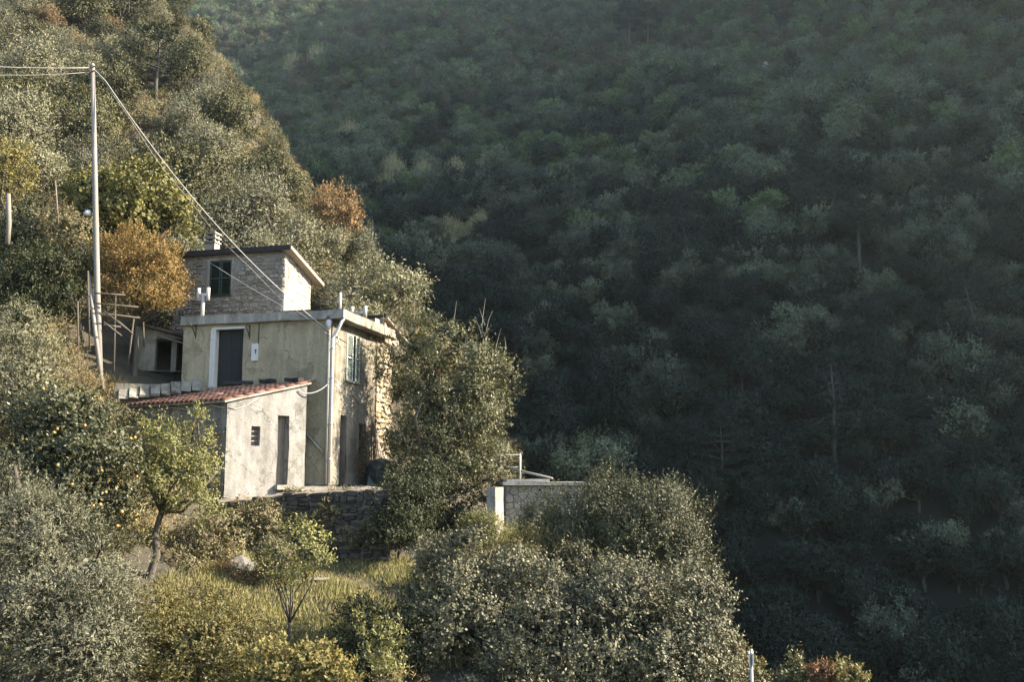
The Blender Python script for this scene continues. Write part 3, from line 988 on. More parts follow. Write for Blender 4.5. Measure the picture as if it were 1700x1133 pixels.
# roof: dark membrane over boards, falling away to the rear
b = MB()
o0 = TC + UP * (tz + 0.02) + HNF * 0.22
r0, r1 = o0 + HNS * 0.36, o0 + HL * (T_W + 0.3)
r2, r3 = r1 + HS * (T_D + 0.75) - UP * (drop * (T_D + 0.75)), r0 + HS * (T_D + 0.75) - UP * (drop * (T_D + 0.75))
b.prism([r0 + UP * 0.06, r3 + UP * 0.06, r2 + UP * 0.06, r1 + UP * 0.06], 0.10)
b.build('roof_membrane', M['bitumen'], tower)
b = MB()
b.box((r0 + r1) / 2 + HNF * 0.02 + UP * 0.03, (r1 - r0).length, 0.05, 0.20, HL, HNF, UP)
b.build('fascia', M['bitumen'], tower)
sv = (r3 - r0).normalized()
for k in range(8):
    q = (k + 0.5) / 8
    MB().box(r0.lerp(r3, q) + HL * 0.24 + UP * 0.02, 0.44, (r3 - r0).length / 8 - 0.012, 0.05, HL, sv, HL.cross(sv)).build('soffit_board', M['soffit'], tower)
MB().box(r0.lerp(r3, 0.5) + UP * 0.055 + HNS * 0.012, 0.03, (r3 - r0).length, 0.14, HL, sv, HL.cross(sv)).build('barge_board', M['soffit'], tower)
# chimney with stacked slabs
e = onplane(353, 405, TC + HS * 1.2, HNF)
cb = V((e.x, e.y, TC.z + tz - 0.2))
ch = MB().box(cb + UP * 0.5, 0.46, 0.44, 1.0, HL, HNF, UP).build('chimney', M['pale_concrete'], tower)
for k in range(3):
    MB().box(cb + UP * (1.06 + 0.20 * k), 0.56, 0.52, 0.07, HL, HNF, UP, jit=0.008).build('chimney_slab', M['pale_concrete'], ch)
    if k < 2:
        for sx in (-1, 1):
            for sy in (-1, 1):
                MB().box(cb + UP * (1.16 + 0.20 * k) + HL * (sx * 0.17) + HNF * (sy * 0.15), 0.1, 0.1, 0.125, HL, HNF, UP).build('chimney_pier', M['pale_concrete'], ch)

# ---- tiled lean-to shed
SB = U(371, 827, 33.0)
SE, SG = V((-0.88, 0.475, 0)).normalized(), V((0.72, 0.694, 0)).normalized()
NG = V((SG.y, -SG.x, 0))
NE = V((SE.y, -SE.x, 0)) * -1
if NE.y > 0:
    NE = -NE
shed = thing('tiled_shed', 'low whitewashed shed with red tiled roof in front of the plaster house', 'shed', SB)


def GP(px, py):
    p = onplane(px, py, SB, NG)
    return (p - SB).dot(SG), p.z - SB.z


def EP(px, py):
    p = onplane(px, py, SB, NE)
    return (p - SB).dot(SE), p.z - SB.z


gw = GP(505, 800)[0]
gt0, gt1 = GP(372, 667)[1], GP(504, 639)[1]
gtop = lambda a: gt0 + (gt1 - gt0) * a / gw
dA, dB = GP(462, 690), GP(481, 690)
wA, wB = GP(418, 708), GP(431, 741)
gd = (dA[0], dB[0], 0.42, dA[1])
gwin = (wA[0], wB[0], wB[1], wA[1])
wall(MB(), SB, SG, NG, gw, 3.3, [gd, gwin], 0.34, 0.3, gtop, 0.014).build('gable_wall', M['shed_plaster'], shed)
E_L = 4.9
hA, hB = EP(345, 712), EP(366, 712)
ed = (hB[0], hA[0], 0.35, 2.15)
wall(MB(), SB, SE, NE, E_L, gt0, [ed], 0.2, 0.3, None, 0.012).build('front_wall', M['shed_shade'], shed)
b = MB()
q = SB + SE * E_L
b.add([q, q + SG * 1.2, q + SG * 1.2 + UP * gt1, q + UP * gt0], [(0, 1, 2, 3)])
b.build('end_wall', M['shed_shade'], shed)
G = lambda a, z, d=0.0: SB + SG * a + UP * z + NG * d
MB().box(G((gd[0] + gd[1]) / 2, gd[2] - 0.08, 0.02), gd[1] - gd[0] + 0.1, 0.36, 0.16, SG, NG, UP).build('door_step', M['pale_concrete'], shed)
dd = MB().box(G((gd[0] + gd[1]) / 2, (gd[2] + gd[3]) / 2, -0.34), gd[1] - gd[0], 0.02, gd[3] - gd[2], SG, NG, UP).build('door', M['dark_wood'], shed)
planks(dd, G(gd[0], gd[2], -0.315), SG, NG, gd[1] - gd[0], gd[3] - gd[2], 4, M['old_wood'])
ww = MB().box(G((gwin[0] + gwin[1]) / 2, (gwin[2] + gwin[3]) / 2, -0.25), gwin[1] - gwin[0], 0.02, gwin[3] - gwin[2], SG, NG, UP).build('window_board', M['old_wood'], shed)
for k in range(3):
    MB().box(G((gwin[0] + gwin[1]) / 2, gwin[2] + (gwin[3] - gwin[2]) * (k + 1) / 4, -0.15), gwin[1] - gwin[0], 0.03, 0.03, SG, NG, UP).build('window_bar', M['pale_concrete'], ww)
E_ = lambda a, z, d=0.0: SB + SE * a + UP * z + NE * d
planks(MB().box(E_((ed[0] + ed[1]) / 2, (ed[2] + ed[3]) / 2, -0.2), ed[1] - ed[0], 0.02, ed[3] - ed[2], SE, NE, UP).build('hatch', M['dark_wood'], shed),
       E_(ed[0], ed[2], -0.17), SE, NE, ed[1] - ed[0], ed[3] - ed[2], 4, M['old_wood'])
# roof: verge slab, boards and single barrel tiles
sg3 = (SG * gw + UP * (gt1 - gt0)).normalized()
rn = SE.cross(sg3)
if rn.z < 0:
    rn = -rn
ro = SB + UP * gt0
sl_len = math.hypot(gw, gt1 - gt0)
b = MB()
b.prism([ro + NG * 0.12 - sg3 * 0.16, ro + NG * 0.12 + sg3 * (sl_len + 0.12), ro + SE * (E_L + 0.1) + sg3 * (sl_len - 0.1), ro + SE * (E_L + 0.1) - sg3 * 0.16], 0.07, rn)
b.build('roof_deck', M['pale_concrete'], shed)
TW, TL = 0.235, 0.42


def tile_mesh():
    vs, fs = [], []
    for i, (y, r, zz) in enumerate(((0, 0.105, 0.028), (TL * 1.12, 0.088, 0.0))):
        for th in (0.012, 0.0):
            for k in range(7):
                t = math.pi * k / 6
                vs.append(((r + th) * math.cos(t), y, zz + (r * 0.62 + th) * math.sin(t)))
    for k in range(6):
        fs.append((k, k + 1, 14 + k + 1, 14 + k))
        fs.append((7 + k, 21 + k, 21 + k + 1, 7 + k + 1))
        fs.append((k, 7 + k, 7 + k + 1, k + 1))
    me = bpy.data.meshes.new('tile')
    me.from_pydata(vs, [], fs)
    me.materials.append(M['tile'])
    for p in me.polygons:
        p.use_smooth = True
    return me


tm = tile_mesh()
xr = sg3.cross(rn).normalized()
trot = Matrix((xr, sg3, rn)).transposed().to_4x4()
rows = int(sl_len / TL) + 1
tr = random.Random(4)
for i in range(int((E_L + 0.1) / TW) + 1):
    for j in range(rows):
        if tr.random() < 0.015:
            continue
        o = link('tile', tm, shed)
        c = ro + SE * (i * TW + 0.02) + sg3 * (j * TL - 0.20) + rn * 0.075
        o.matrix_local = Matrix.Translation(c - SB + V((0, 0, tr.uniform(0, 0.012)))) @ trot @ Matrix.Rotation(tr.uniform(-0.035, 0.035), 4, 'Z')
for i in range(int((E_L + 0.1) / TW)):
    o = link('tile_channel', tm, shed)
    c = ro + SE * ((i + 0.5) * TW + 0.02) - sg3 * 0.2 + rn * 0.13
    o.matrix_local = Matrix.Translation(c - SB) @ trot @ Matrix.Rotation(math.pi, 4, 'Y') @ Matrix.Diagonal((1, (sl_len + 0.3) / TL, 0.8, 1))
# cables slung under the eave
MB().tube([E_(0.1, gt0 - 0.22, 0.03), E_(0.7, gt0 - 0.1, 0.05), E_(1.6, gt0 - 0.25, 0.05), E_(2.6, gt0 - 0.12, 0.05), E_(3.8, gt0 - 0.28, 0.05), E_(4.8, gt0 - 0.15, 0.05)], 0.016, 5).build('eave_cable', M['cable'], shed, True)
MB().tube([G(0.02, gt0 - 0.2, 0.03), G(0.3, gt0 - 0.24, 0.03), G(0.7, gt0 - 0.1, 0.03), G(1.1, gtop(1.1) - 0.1, 0.03)], 0.014, 5).build('eave_cable', M['cable'], shed, True)
MB().box(E_(1.75, gt0 - 0.28, 0.05), 0.1, 0.1, 0.22, SE, NE, UP).build('junction_box', M['galv'], shed)

# ---- coping wall of leaning slabs at the shed's uphill end
k0, k1 = U(196, 655, 35.2), U(335, 640, 36.2)
cop = thing('coping_wall', 'low wall of pale leaning concrete slabs behind the tiled shed roof', 'wall', V((k0.x, k0.y, 2.3)))
kd = (V((k1.x, k1.y, 0)) - V((k0.x, k0.y, 0)))
kl = kd.length
ku = kd.normalized()
kn = V((ku.y, -ku.x, 0))
MB().box((k0 + k1) / 2 - kn * 0.35 - UP * 0.55, kl + 0.3, 0.5, 1.5, ku, kn, UP, jit=0.02).build('wall_core', M['coping'], cop)
rg = random.Random(12)
for k in range(8):
    c = k0.lerp(k1, (k + 0.5) / 8) + kn * 0.05
    ay = (kn * math.cos(0.75) - UP * math.sin(0.75))
    azv = ku.cross(ay)
    MB().box(c, kl / 8 - 0.03, 0.62 + rg.uniform(-0.05, 0.05), 0.06, (ku + UP * rg.uniform(-0.03, 0.03)).normalized(), ay, azv, jit=0.03).build('slab', M['coping'], cop)

# clutter lying along the top of the tiled roof
def plank_thing(label, p0, p1, w, h, mat='bitumen'):
    d = (p1 - p0).normalized()
    s_ = d.cross(UP).normalized()
    mb = MB()
    n = 5
    for i in range(n):
        c = p0.lerp(p1, (i + 0.5) / n)
        mb.box(c + UP * 0.01 * math.sin(i * 2.1), (p1 - p0).length / n + 0.01, w, h * (1 - 0.08 * (i % 2)), d, s_, d.cross(s_), jit=0.01)
    o = mb.build('ridge_board', M[mat])
    return tag(o, label, 'board', 'dark boards along the tiled roof')


RT = lambda a, b, h: ro + SE * a + sg3 * b + rn * h
plank_thing('short black board at the upper corner of the tiled shed roof', RT(0.12, sl_len - 0.12, 0.24), RT(0.78, sl_len - 0.12, 0.24), 0.3, 0.12)
plank_thing('crumpled black board halfway along the top of the tiled roof', RT(1.45, sl_len - 0.1, 0.26), RT(2.1, sl_len - 0.05, 0.24), 0.28, 0.14)
plank_thing('long dark board under the slate blue front door', RT(2.5, sl_len - 0.1, 0.24), RT(3.9, sl_len - 0.05, 0.26), 0.26, 0.12, 'dark_wood')

# ---- outbuilding with the dark open front, left of the house
OB = U(224, 640, 38.0)
OB = V((OB.x, OB.y, gz(OB.x, OB.y) - 0.1))
out = thing('open_outbuilding', 'small rendered outbuilding with a dark open front behind the bronze tree', 'outbuilding', OB)
oz = U(224, 540, 38.0).z - OB.z
ou, on = V((1, 0.06, 0)).normalized(), V((0.06, -1, 0)).normalized()
ow = 2.4
wall(MB(), OB, ou, on, ow, oz, [(0.72, ow - 0.02, 0.02, oz - 0.55)], 0.3, 0.3, lambda a: oz - 0.28 * a).build('front_wall', M['shed_shade'], out)
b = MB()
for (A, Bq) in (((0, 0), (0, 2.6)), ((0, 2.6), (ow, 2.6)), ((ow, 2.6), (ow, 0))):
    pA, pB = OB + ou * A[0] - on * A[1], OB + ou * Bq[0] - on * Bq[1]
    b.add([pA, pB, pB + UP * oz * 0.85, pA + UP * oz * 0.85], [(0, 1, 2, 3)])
b.build('rear_wall', M['black'], out)  # inner walls coloured near-black to paint the dark interior
b = MB().prism([OB + UP * (oz + 0.05) - ou * 0.2 + on * 0.3, OB + UP * (oz - 0.65) + ou * (ow + 0.1) + on * 0.3, OB + UP * (oz - 0.65) + ou * (ow + 0.1) - on * 2.8, OB + UP * (oz + 0.05) - ou * 0.2 - on * 2.8], 0.1)
b.build('roof', M['dark_wood'], out)
MB().box(OB + ou * 1.35 + UP * oz * 0.42 - on * 0.45, 0.22, 0.2, oz * 0.84, ou, on, UP, jit=0.015).build('pillar', M['shed_shade'], out)
MB().tube([OB + ou * 0.8 + UP * (oz - 0.45) + on * 0.05, OB + ou * 2.3 + UP * (oz - 0.85) + on * 0.05], 0.035, 6).build('lintel_pole', M['pole'], out, True)

# ---- terrace in front of the house and its dry-stone wall
R = [U(362, 838, 32.3), U(420, 832, 32.2), U(470, 824, 32.0), U(545, 818, 31.7), U(605, 816, 31.5), U(650, 815, 31.4)]
for p in R:
    p.z = min(p.z, -0.12)
yz = [p.z for p in R]
b = MB()
front = [V(p) for p in R]
back = [V((SB.x - 0.2, SB.y + 0.3, -0.5)), V((SB.x + 1.2, SB.y + 1.2, -0.45)), HC + HL * 1.3 + HS * 0.2 - UP * 0.05, HC + HS * 0.3 - UP * 0.03, HC + HS * 4 - UP * 0.03, HC + HS * 8 + HNS * 2 - UP * 0.1]
for i in range(5):
    k = 6
    for j in range(k):
        def g(t, s):
            p = front[i].lerp(front[i + 1], t).lerp(back[i].lerp(back[i + 1], t), s)
            return p + UP * (0.03 * wob3(p, 1.0))
        for l in range(4):
            t0, t1, q0, q1 = l / 4, (l + 1) / 4, j / k, (j + 1) / k
            b.add([g(t0, q0), g(t1, q0), g(t1, q1), g(t0, q1)], [(0, 1, 2, 3)])
struct(b.build('yard', M['yard']))
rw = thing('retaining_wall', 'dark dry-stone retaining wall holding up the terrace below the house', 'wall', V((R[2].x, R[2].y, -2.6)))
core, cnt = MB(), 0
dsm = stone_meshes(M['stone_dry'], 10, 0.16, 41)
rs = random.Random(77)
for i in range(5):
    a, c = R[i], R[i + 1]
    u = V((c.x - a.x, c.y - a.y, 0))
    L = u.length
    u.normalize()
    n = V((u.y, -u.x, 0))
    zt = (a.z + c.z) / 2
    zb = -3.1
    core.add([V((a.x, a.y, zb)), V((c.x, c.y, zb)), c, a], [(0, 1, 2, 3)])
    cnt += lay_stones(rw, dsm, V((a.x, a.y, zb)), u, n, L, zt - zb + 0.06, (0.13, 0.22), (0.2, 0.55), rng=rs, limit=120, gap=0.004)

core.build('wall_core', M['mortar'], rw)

# ---- stone hut lower down on the right
HB = U(838, 884, 36.0)
hut = thing('stone_hut', 'small flat-roofed hut faced with pale crazy-paved stone beside the round bush', 'hut', HB)
hu, hn = V((0.995, 0.10, 0)).normalized(), V((0.10, -0.995, 0)).normalized()


def HP(px, py):
    p = onplane(px, py, HB, hn)
    return (p - HB).dot(hu), p.z - HB.z


hw_, ht = 3.1, HP(838, 806)[1]
hd0, hdz = HP(898, 826)
wf = wall(MB(), HB, hu, hn, hw_, ht, [(hd0, hw_ - 0.6, 0.0, hdz)], 0.12)
wf.add([HB - UP * 2, HB + hu * hw_ - UP * 2, HB + hu * hw_, HB], [(0, 1, 2, 3)])
wf.build('front_wall', M['concrete'], hut)
b = MB()
for A, Bq in (((0, 0), (0, 3)), ((0, 3), (hw_, 3)), ((hw_, 3), (hw_, 0))):
    pA, pB = HB + hu * A[0] - hn * A[1], HB + hu * Bq[0] - hn * Bq[1]
    b.add([pA - UP * 2, pB - UP * 2, pB + UP * ht, pA + UP * ht], [(0, 1, 2, 3)])
b.build('rear_wall', M['shed_shade'], hut)
b = MB().box(HB + hu * (hw_ / 2 + 0.0) + UP * (ht + 0.06) - hn * 1.4, hw_ + 0.2, 3.3, 0.12, hu, hn, UP, jit=0.01)
b.build('roof_slab', M['concrete'], hut)
b = MB().box(HB + hu * 0.85 + UP * (ht + 0.17) - hn * 1.3, 1.6, 2.9, 0.1, hu, hn, UP, jit=0.012)
b.build('roof_curb', M['pale_concrete'], hut)
bx0 = HP(893, 812)[0]
MB().box(HB + hu * ((bx0 + hw_) / 2) + UP * (ht - 0.17) + hn * 0.02, hw_ - bx0, 0.07, 0.33, hu, hn, UP).build('concrete_band', M['concrete'], hut)
for px in (895, 915):
    a, z = HP(px, 813.5)
    MB().tube([HB + hu * a + UP * z + hn * 0.05, HB + hu * a + UP * z + hn * 0.062], 0.055, 12).build('vent_hole', M['black'], hut)
MB().box(HB + hu * ((hd0 + hw_ - 0.6) / 2) + UP * (hdz / 2) - hn * 0.11, hw_ - 0.6 - hd0, 0.03, hdz, hu, hn, UP).build('door', M['concrete'], hut)


def voronoi_cells(w, h, k, seed):
    r = np.random.default_rng(seed)
    nx = max(int(round(math.sqrt(k * w / h))), 1)
    ny = max(int(round(k / nx)), 1)
    pts = np.array([((i + 0.5 + r.uniform(-0.42, 0.42)) * w / nx, (j + 0.5 + r.uniform(-0.42, 0.42)) * h / ny) for i in range(nx) for j in range(ny)])
    for i, p in enumerate(pts):
        poly = [np.array(q, float) for q in ((0, 0), (w, 0), (w, h), (0, h))]
        for j, q in enumerate(pts):
            if i == j:
                continue
            m_, d_ = (p + q) / 2, q - p
            d_ = d_ / np.linalg.norm(d_)
            m_ = m_ - d_ * 0.008
            newp = []
            for a in range(len(poly)):
                A, Bq = poly[a], poly[(a + 1) % len(poly)]
                sa, sb = (A - m_) @ d_, (Bq - m_) @ d_
                if sa <= 0:
                    newp.append(A)
                if (sa < 0) != (sb < 0) and abs(sa - sb) > 1e-9:
                    newp.append(A + (Bq - A) * (sa / (sa - sb)))
            poly = newp
            if len(poly) < 3:
                break
        if len(poly) >= 3:
            yield poly


for poly in voronoi_cells(hd0 - 0.04, ht - 0.05, 30, 6):
    cen = sum(poly) / len(poly)
    pts = []
    for i, p in enumerate(poly):
        q = poly[(i + 1) % len(poly)]
        pts += [cen + (p * 0.82 + q * 0.18 - cen), cen + (p * 0.18 + q * 0.82 - cen)]
    out_ = [HB + hu * (0.02 + p[0]) + UP * (0.02 + p[1]) + hn * 0.004 for p in pts]
    inn = [HB + hu * (0.02 + cen[0] + (p[0] - cen[0]) * 0.93) + UP * (0.02 + cen[1] + (p[1] - cen[1]) * 0.93) + hn * random.uniform(0.03, 0.045) for p in pts]
    k = len(pts)
    MB().add(out_ + inn, [(i, (i + 1) % k, k + (i + 1) % k, k + i) for i in range(k)] + [list(range(k, 2 * k))]).build('stone', M['flag'], hut)
# railing on the hut roof
rl = thing('roof_railing', 'thin rusty metal railing standing on the flat hut roof', 'railing', HB + UP * (ht + 0.2))
rb = HB + UP * (ht + 0.2)
e0 = HP(876, 790)[0]
rpts = [rb + hu * e0 - hn * 0.5, rb + hu * (e0 - 0.25) + hn * 0.0, rb + hu * (e0 - 0.12) - hn * 0.25, rb + hu * (e0 - 0.02) - hn * 2.4, rb + hu * (e0 - 1.1) - hn * 2.4]
rh = 0.98
cor = rb + hu * (e0) - hn * 2.3
nea = rb + hu * (e0 - 0.28) - hn * 0.1
lef = rb + hu * (e0 - 1.6) - hn * 2.3
for p in (cor, cor.lerp(nea, 0.33), cor.lerp(nea, 0.66), nea, cor.lerp(lef, 0.5), lef):
    MB().tube([p - UP * 0.1, p + UP * rh * (1.0 if p is cor else 0.99)], 0.018, 6).build('post', M['grey_pipe'], rl, True)
for a, c in ((cor, nea), (cor, lef)):
    for z in (rh, rh * 0.5):
        MB().tube([a + UP * z, c + UP * z], 0.016, 6).build('rail', M['grey_pipe'], rl, True)
p0_, p1_ = U(866, 783, 37.0), U(917, 795, 36.3)
tag(MB().tube([p0_ - (p1_ - p0_) * 0.6, p1_], 0.045, 8).build('pale_pole', M['pole'], None, True), 'pale straight pole laid out over the edge of the hut roof', 'pole')
ww0, ww1 = U(822, 880, 34.3), U(837, 880, 35.9)
wwall = MB()
ud = V((ww1.x - ww0.x, ww1.y - ww0.y, 0))
wl_ = ud.length
ud.normalize()
wall(wwall, V((ww0.x, ww0.y, -3.2)), ud, V((ud.y, -ud.x, 0)), wl_, 3.0 + U(838, 800, 36.0).z)
wall(wwall, V((ww0.x, ww0.y, -3.2)) - V((0.3, 0, 0)), ud, V((ud.y, -ud.x, 0)), wl_, 3.0 + U(838, 800, 36.0).z)
for t in (0.0, 1.0):
    q = V((ww0.x, ww0.y, -3.2)) + ud * wl_ * t
    wwall.add([q, q - V((0.3, 0, 0)), q - V((0.3, 0, 0)) + UP * 3.0, q + UP * 3.0], [(0, 1, 2, 3)])
wwall.add([V((ww0.x, ww0.y, -0.2)), V((ww0.x, ww0.y, -0.2)) + ud * wl_, V((ww0.x - 0.3, ww0.y, -0.2)) + ud * wl_, V((ww0.x - 0.3, ww0.y, -0.2))], [(0, 1, 2, 3)])
tag(wwall.build('white_wall', M['concrete']), 'sunlit white wall at the corner of the stone hut', 'wall')

# ---- utility pole, brace, lamp, cables
PB = U(170, 632, 35.6)
PB.z = gz(PB.x, PB.y) - 0.2
PT = U(154, 108, 35.6)
pole = thing('utility_pole', 'tall pale leaning utility pole rising from the bank above the shed', 'utility pole', PB)
MB().tube([PB - UP * 0.3, PB.lerp(PT, 0.3) + V((-0.05, 0, 0)), PB.lerp(PT, 0.65) + V((-0.03, 0, 0)), PT], [0.115, 0.11, 0.10, 0.075], 12).build('shaft', M['pole'], pole, True)
MB().tube([PT - UP * 0.02, PT + UP * 0.07], [0.095, 0.03], 10).build('cap', M['galv'], pole, True)
for dz in (0.12, 0.3):
    MB().tube([PT - UP * dz + V((0.0, -0.08, 0)), PT - UP * dz + V((0.14, -0.12, 0.02)), PT - UP * dz + V((0.2, -0.1, -0.03))], 0.03, 6).build('insulator_hook', M['iron'], pole, True)
lp = U(146, 354, 35.6)
sh_at = PB.lerp(PT, (354 - 632) / (108 - 632))
MB().tube([V((sh_at.x, sh_at.y, lp.z + 0.12)), V((lp.x, lp.y, lp.z + 0.15)), lp], 0.018, 6).build('lamp_bracket', M['iron'], pole, True)
me = bpy.data.meshes.new('lamp_globe')
import bmesh
bm = bmesh.new()
bmesh.ops.create_uvsphere(bm, u_segments=14, v_segments=9, radius=0.13)
bm.to_mesh(me)
bm.free()
for p in me.polygons:
    p.use_smooth = True
me.materials.append(M['globe'])
link('lamp_globe', me, pole, lp - PB)
BP0, BP1 = U(171, 634, 35.3), U(147, 455, 35.6)
tag(MB().tube([BP0 - UP * 0.3, BP0.lerp(BP1, 0.5) + V((-0.04, 0, 0)), BP1], [0.085, 0.075, 0.06], 9).build('brace_pole', M['pole'], None, True), 'shorter wooden pole leaning against the foot of the utility pole', 'pole')
b0 = U(15, 372, 36)
tag(MB().tube([b0 - UP * 0.8, b0, U(14, 322, 36)], [0.09, 0.09, 0.08], 8).build('grey_post', M['old_wood'], None, True), 'short grey post among the yellow-green leaves near the photo edge', 'post')
b0 = U(92, 335, 37)
tag(MB().tube([U(97, 372, 37), U(92, 300, 37)], [0.03, 0.025], 6).build('garden_stake', M['old_wood'], None, True), 'thin upright stake above the round dark green bush', 'stake')


def sag(a, b, s, n=14):
    return [a.lerp(b, i / n) - UP * (s * 4 * (i / n) * (1 - i / n)) for i in range(n + 1)]


CE = HC + HNF * 0.12 + HL * 0.06 + UP * 5.65
bend = U(176, 135, 35.6)
c1 = [PT - UP * 0.1, bend] + sag(bend, CE, 0.75, 18)[1:]
tag(MB().tube(c1, 0.018, 5).build('power_cable', M['cable'], None, True), 'thick twisted cable running from the pole top down to the house corner', 'cable')
c1b = [PT - UP * 0.16, bend + V((0.0, 0, -0.1))] + [p + V((0, -0.03, 0.05 * math.sin(i * 1.3))) for i, p in enumerate(sag(bend - UP * 0.05, CE - UP * 0.15, 0.95, 18)[1:])]
tag(MB().tube(c1b, 0.007, 5).build('power_cable', M['cable'], None, True), 'thinner wire hanging just under the thick pole-to-house cable', 'cable')
LE = U(-420, 60, 30)
tag(MB().tube(sag(PT - UP * 0.1, LE, 0.35, 10), 0.016, 5).build('power_cable', M['cable'], None, True), 'upper cable leaving the pole top towards the picture edge', 'cable')
tag(MB().tube(sag(PT - UP * 0.28, LE - UP * 0.1, 0.55, 10), 0.010, 5).build('power_cable', M['cable'], None, True), 'lower cable leaving the pole top towards the picture edge', 'cable')
tag(MB().tube(sag(TC + HL * 3.9 + UP * (tz - 0.05) + HNF * 0.25, CE + UP * 0.05, 0.12, 8), 0.010, 5).build('house_wire', M['cable'], None, True), 'thin wire crossing the stone house front down to the plaster house corner', 'wire')
w_a = GP(498, 650)
tag(MB().tube(sag(G(w_a[0] - 0.1, w_a[1], 0.03), HC + HNF * 0.12 + UP * 3.75, 0.22, 8), 0.02, 6).build('white_cable', M['pvc'], None, True), 'white cable slung between the shed gable and the drain pipe', 'cable')

# ---- pergola of poles beside the bronze tree
pb_ = U(205, 600, 36.5)
pg = thing('pergola', 'rickety pergola of thin poles between the utility pole and the outbuilding', 'pergola', V((pb_.x, pb_.y, gz(pb_.x, pb_.y))))
for (x0, y0_, x1, y1_, Y0, Y1) in ((132, 600, 129, 500, 34, 34), (190, 600, 192, 490, 36, 36), (212, 600, 222, 530, 36.5, 36.5), (150, 560, 146, 450, 35, 35), (240, 560, 238, 535, 37, 37)):
    MB().tube([U(x0, y0_, Y0) - UP * 0.4, U(x1, y1_, Y1)], 0.035, 6).build('post', M['bark'], pg, True)
for (x0, y0_, x1, y1_, Y0, Y1) in ((158, 487, 208, 490, 35, 35.6), (160, 504, 230, 510, 35.2, 36), (166, 520, 232, 528, 35, 36.4), (172, 516, 210, 546, 34.5, 34.6), (172, 535, 202, 558, 34.6, 35.2), (196, 533, 221, 555, 35.6, 36), (172, 540, 200, 543, 35, 35.5)):
    MB().tube([U(x0, y0_, Y0), U(x1, y1_, Y1)], 0.032, 6).build('crossbar', M['bark'], pg, True)

# ---- garden things
s0_ = U(400, 938, 29.0)
sh = MB()
c_ = U(399, 936, 29)
sh.add([c_ + V((-0.28, 0, -0.05)), c_ + V((0.35, -0.1, -0.32)), c_ + V((0.42, 0.25, -0.02)), c_ + V((-0.1, 0.3, 0.25)), c_ + V((-0.32, 0.2, 0.12)),
        c_ + V((-0.28, 0, -0.08)), c_ + V((0.35, -0.1, -0.35)), c_ + V((0.42, 0.25, -0.05)), c_ + V((-0.1, 0.3, 0.22)), c_ + V((-0.32, 0.2, 0.09))],
       [(0, 1, 2, 3, 4), (9, 8, 7, 6, 5), (0, 5, 6, 1), (1, 6, 7, 2), (2, 7, 8, 3), (3, 8, 9, 4), (4, 9, 5, 0)])
tag(sh.build('broken_panel', M['mortar']), 'pale grey broken sheet lying on the brush heap below the terrace', 'sheet')
p_ = U(530, 968, 29)
tag(MB().box(V((p_.x, p_.y, gz(p_.x, p_.y) + 0.12)), 0.6, 0.5, 0.06, V((1, 0.2, 0)).normalized(), V((-0.2, 1, 0)).normalized(), UP, jit=0.02).build('flat_slab', M['concrete']), 'flat grey slab lying in the sunlit grass', 'slab')
# tarpaulin heap by the grated window
tp_ = HC + HS * 3.2 + HNS * 0.75
vs, fs = [], []
for i in range(9):
    for j in range(13):
        th, ph = math.pi / 2 * i / 8, 2 * math.pi * j / 12
        rr = 1 + 0.16 * math.sin(3 * ph + i) + 0.08 * math.sin(7 * ph + 2 * i)
        vs.append(tp_ + V((0.6 * rr * math.sin(th) * math.cos(ph), 1.1 * rr * math.sin(th) * math.sin(ph), 1.0 * math.cos(th) ** 0.7 if i < 8 else 0.0)) + UP * (-0.1 if i == 8 else 0.05))
for i in range(8):
    for j in range(12):
        fs.append((i * 13 + j, i * 13 + j + 1, (i + 1) * 13 + j + 1, (i + 1) * 13 + j))
tag(MB().add(vs, fs).build('tarpaulin_heap', M['tarp']), 'heap under a dark green tarpaulin beside the house side wall', 'heap')
pk = thing('leaning_planks', 'weathered planks leaning on the side wall behind the tarpaulin heap', 'planks', HC + HS * 4.1)
for k in range(3):
    a = HC + HS * (4.05 + 0.22 * k) + HNS * (0.4 + 0.05 * k)
    t = HC + HS * (4.15 + 0.2 * k) + HNS * 0.06 + UP * (2.5 - 0.25 * k)
    d = (t - a).normalized()
    MB().box((a + t) / 2, 0.14, 0.03, (t - a).length, HS, d.cross(HS), d).build('plank', M['old_wood'], pk)
# marker post at the bottom edge
sp0, sp1 = U(1247, 1180, 20.0), U(1247, 1079, 20.0)
mk = thing('marker_post', 'thin pale metal post with two narrow edge-on plates at the lower picture edge', 'post', sp0)
MB().tube([sp0 - UP * 1.2, sp1], 0.03, 8).build('shaft', M['galv'], mk, True)
for k, px in ((0, 1244.3), (1, 1250)):
    c = U(px, 1095, 20.0)
    MB().box(c, 0.026, 0.3, 0.26, V((0.97, -0.24, 0)), V((0.24, 0.97, 0)), UP).build('plate', M['white_paint'], mk)

# ------------------------------------------------------------------ near plants, one by one
def base_at(px, Y, py=800):
    p = U(px, py, Y)
    return V((p.x, p.y, gz(p.x, p.y) - 0.05))


plant('laurel_tree', 'tall glossy-leaved tree standing against the right end of the house', 'tree', base_at(705, 38.0),
      [px_blob(738, 606, 38.1, 98, 82, 66), px_blob(800, 622, 38.2, 58, 66), px_blob(708, 690, 37.9, 76, 96, 68), px_blob(742, 760, 37.8, 92, 86, 68), px_blob(694, 820, 37.8, 64, 80), px_blob(798, 772, 38.0, 62, 52), px_blob(690, 572, 38.1, 52, 52), px_blob(758, 850, 38.0, 66, 56), px_blob(780, 690, 38.1, 66, 74)],
      'laurel', 0.105, 210, 42, 9, 0.34, 0.16, clump_r=0.62, up=0.45, inner=0.5, aspect=0.46, seed=2, twigs=4, fork=0.3)
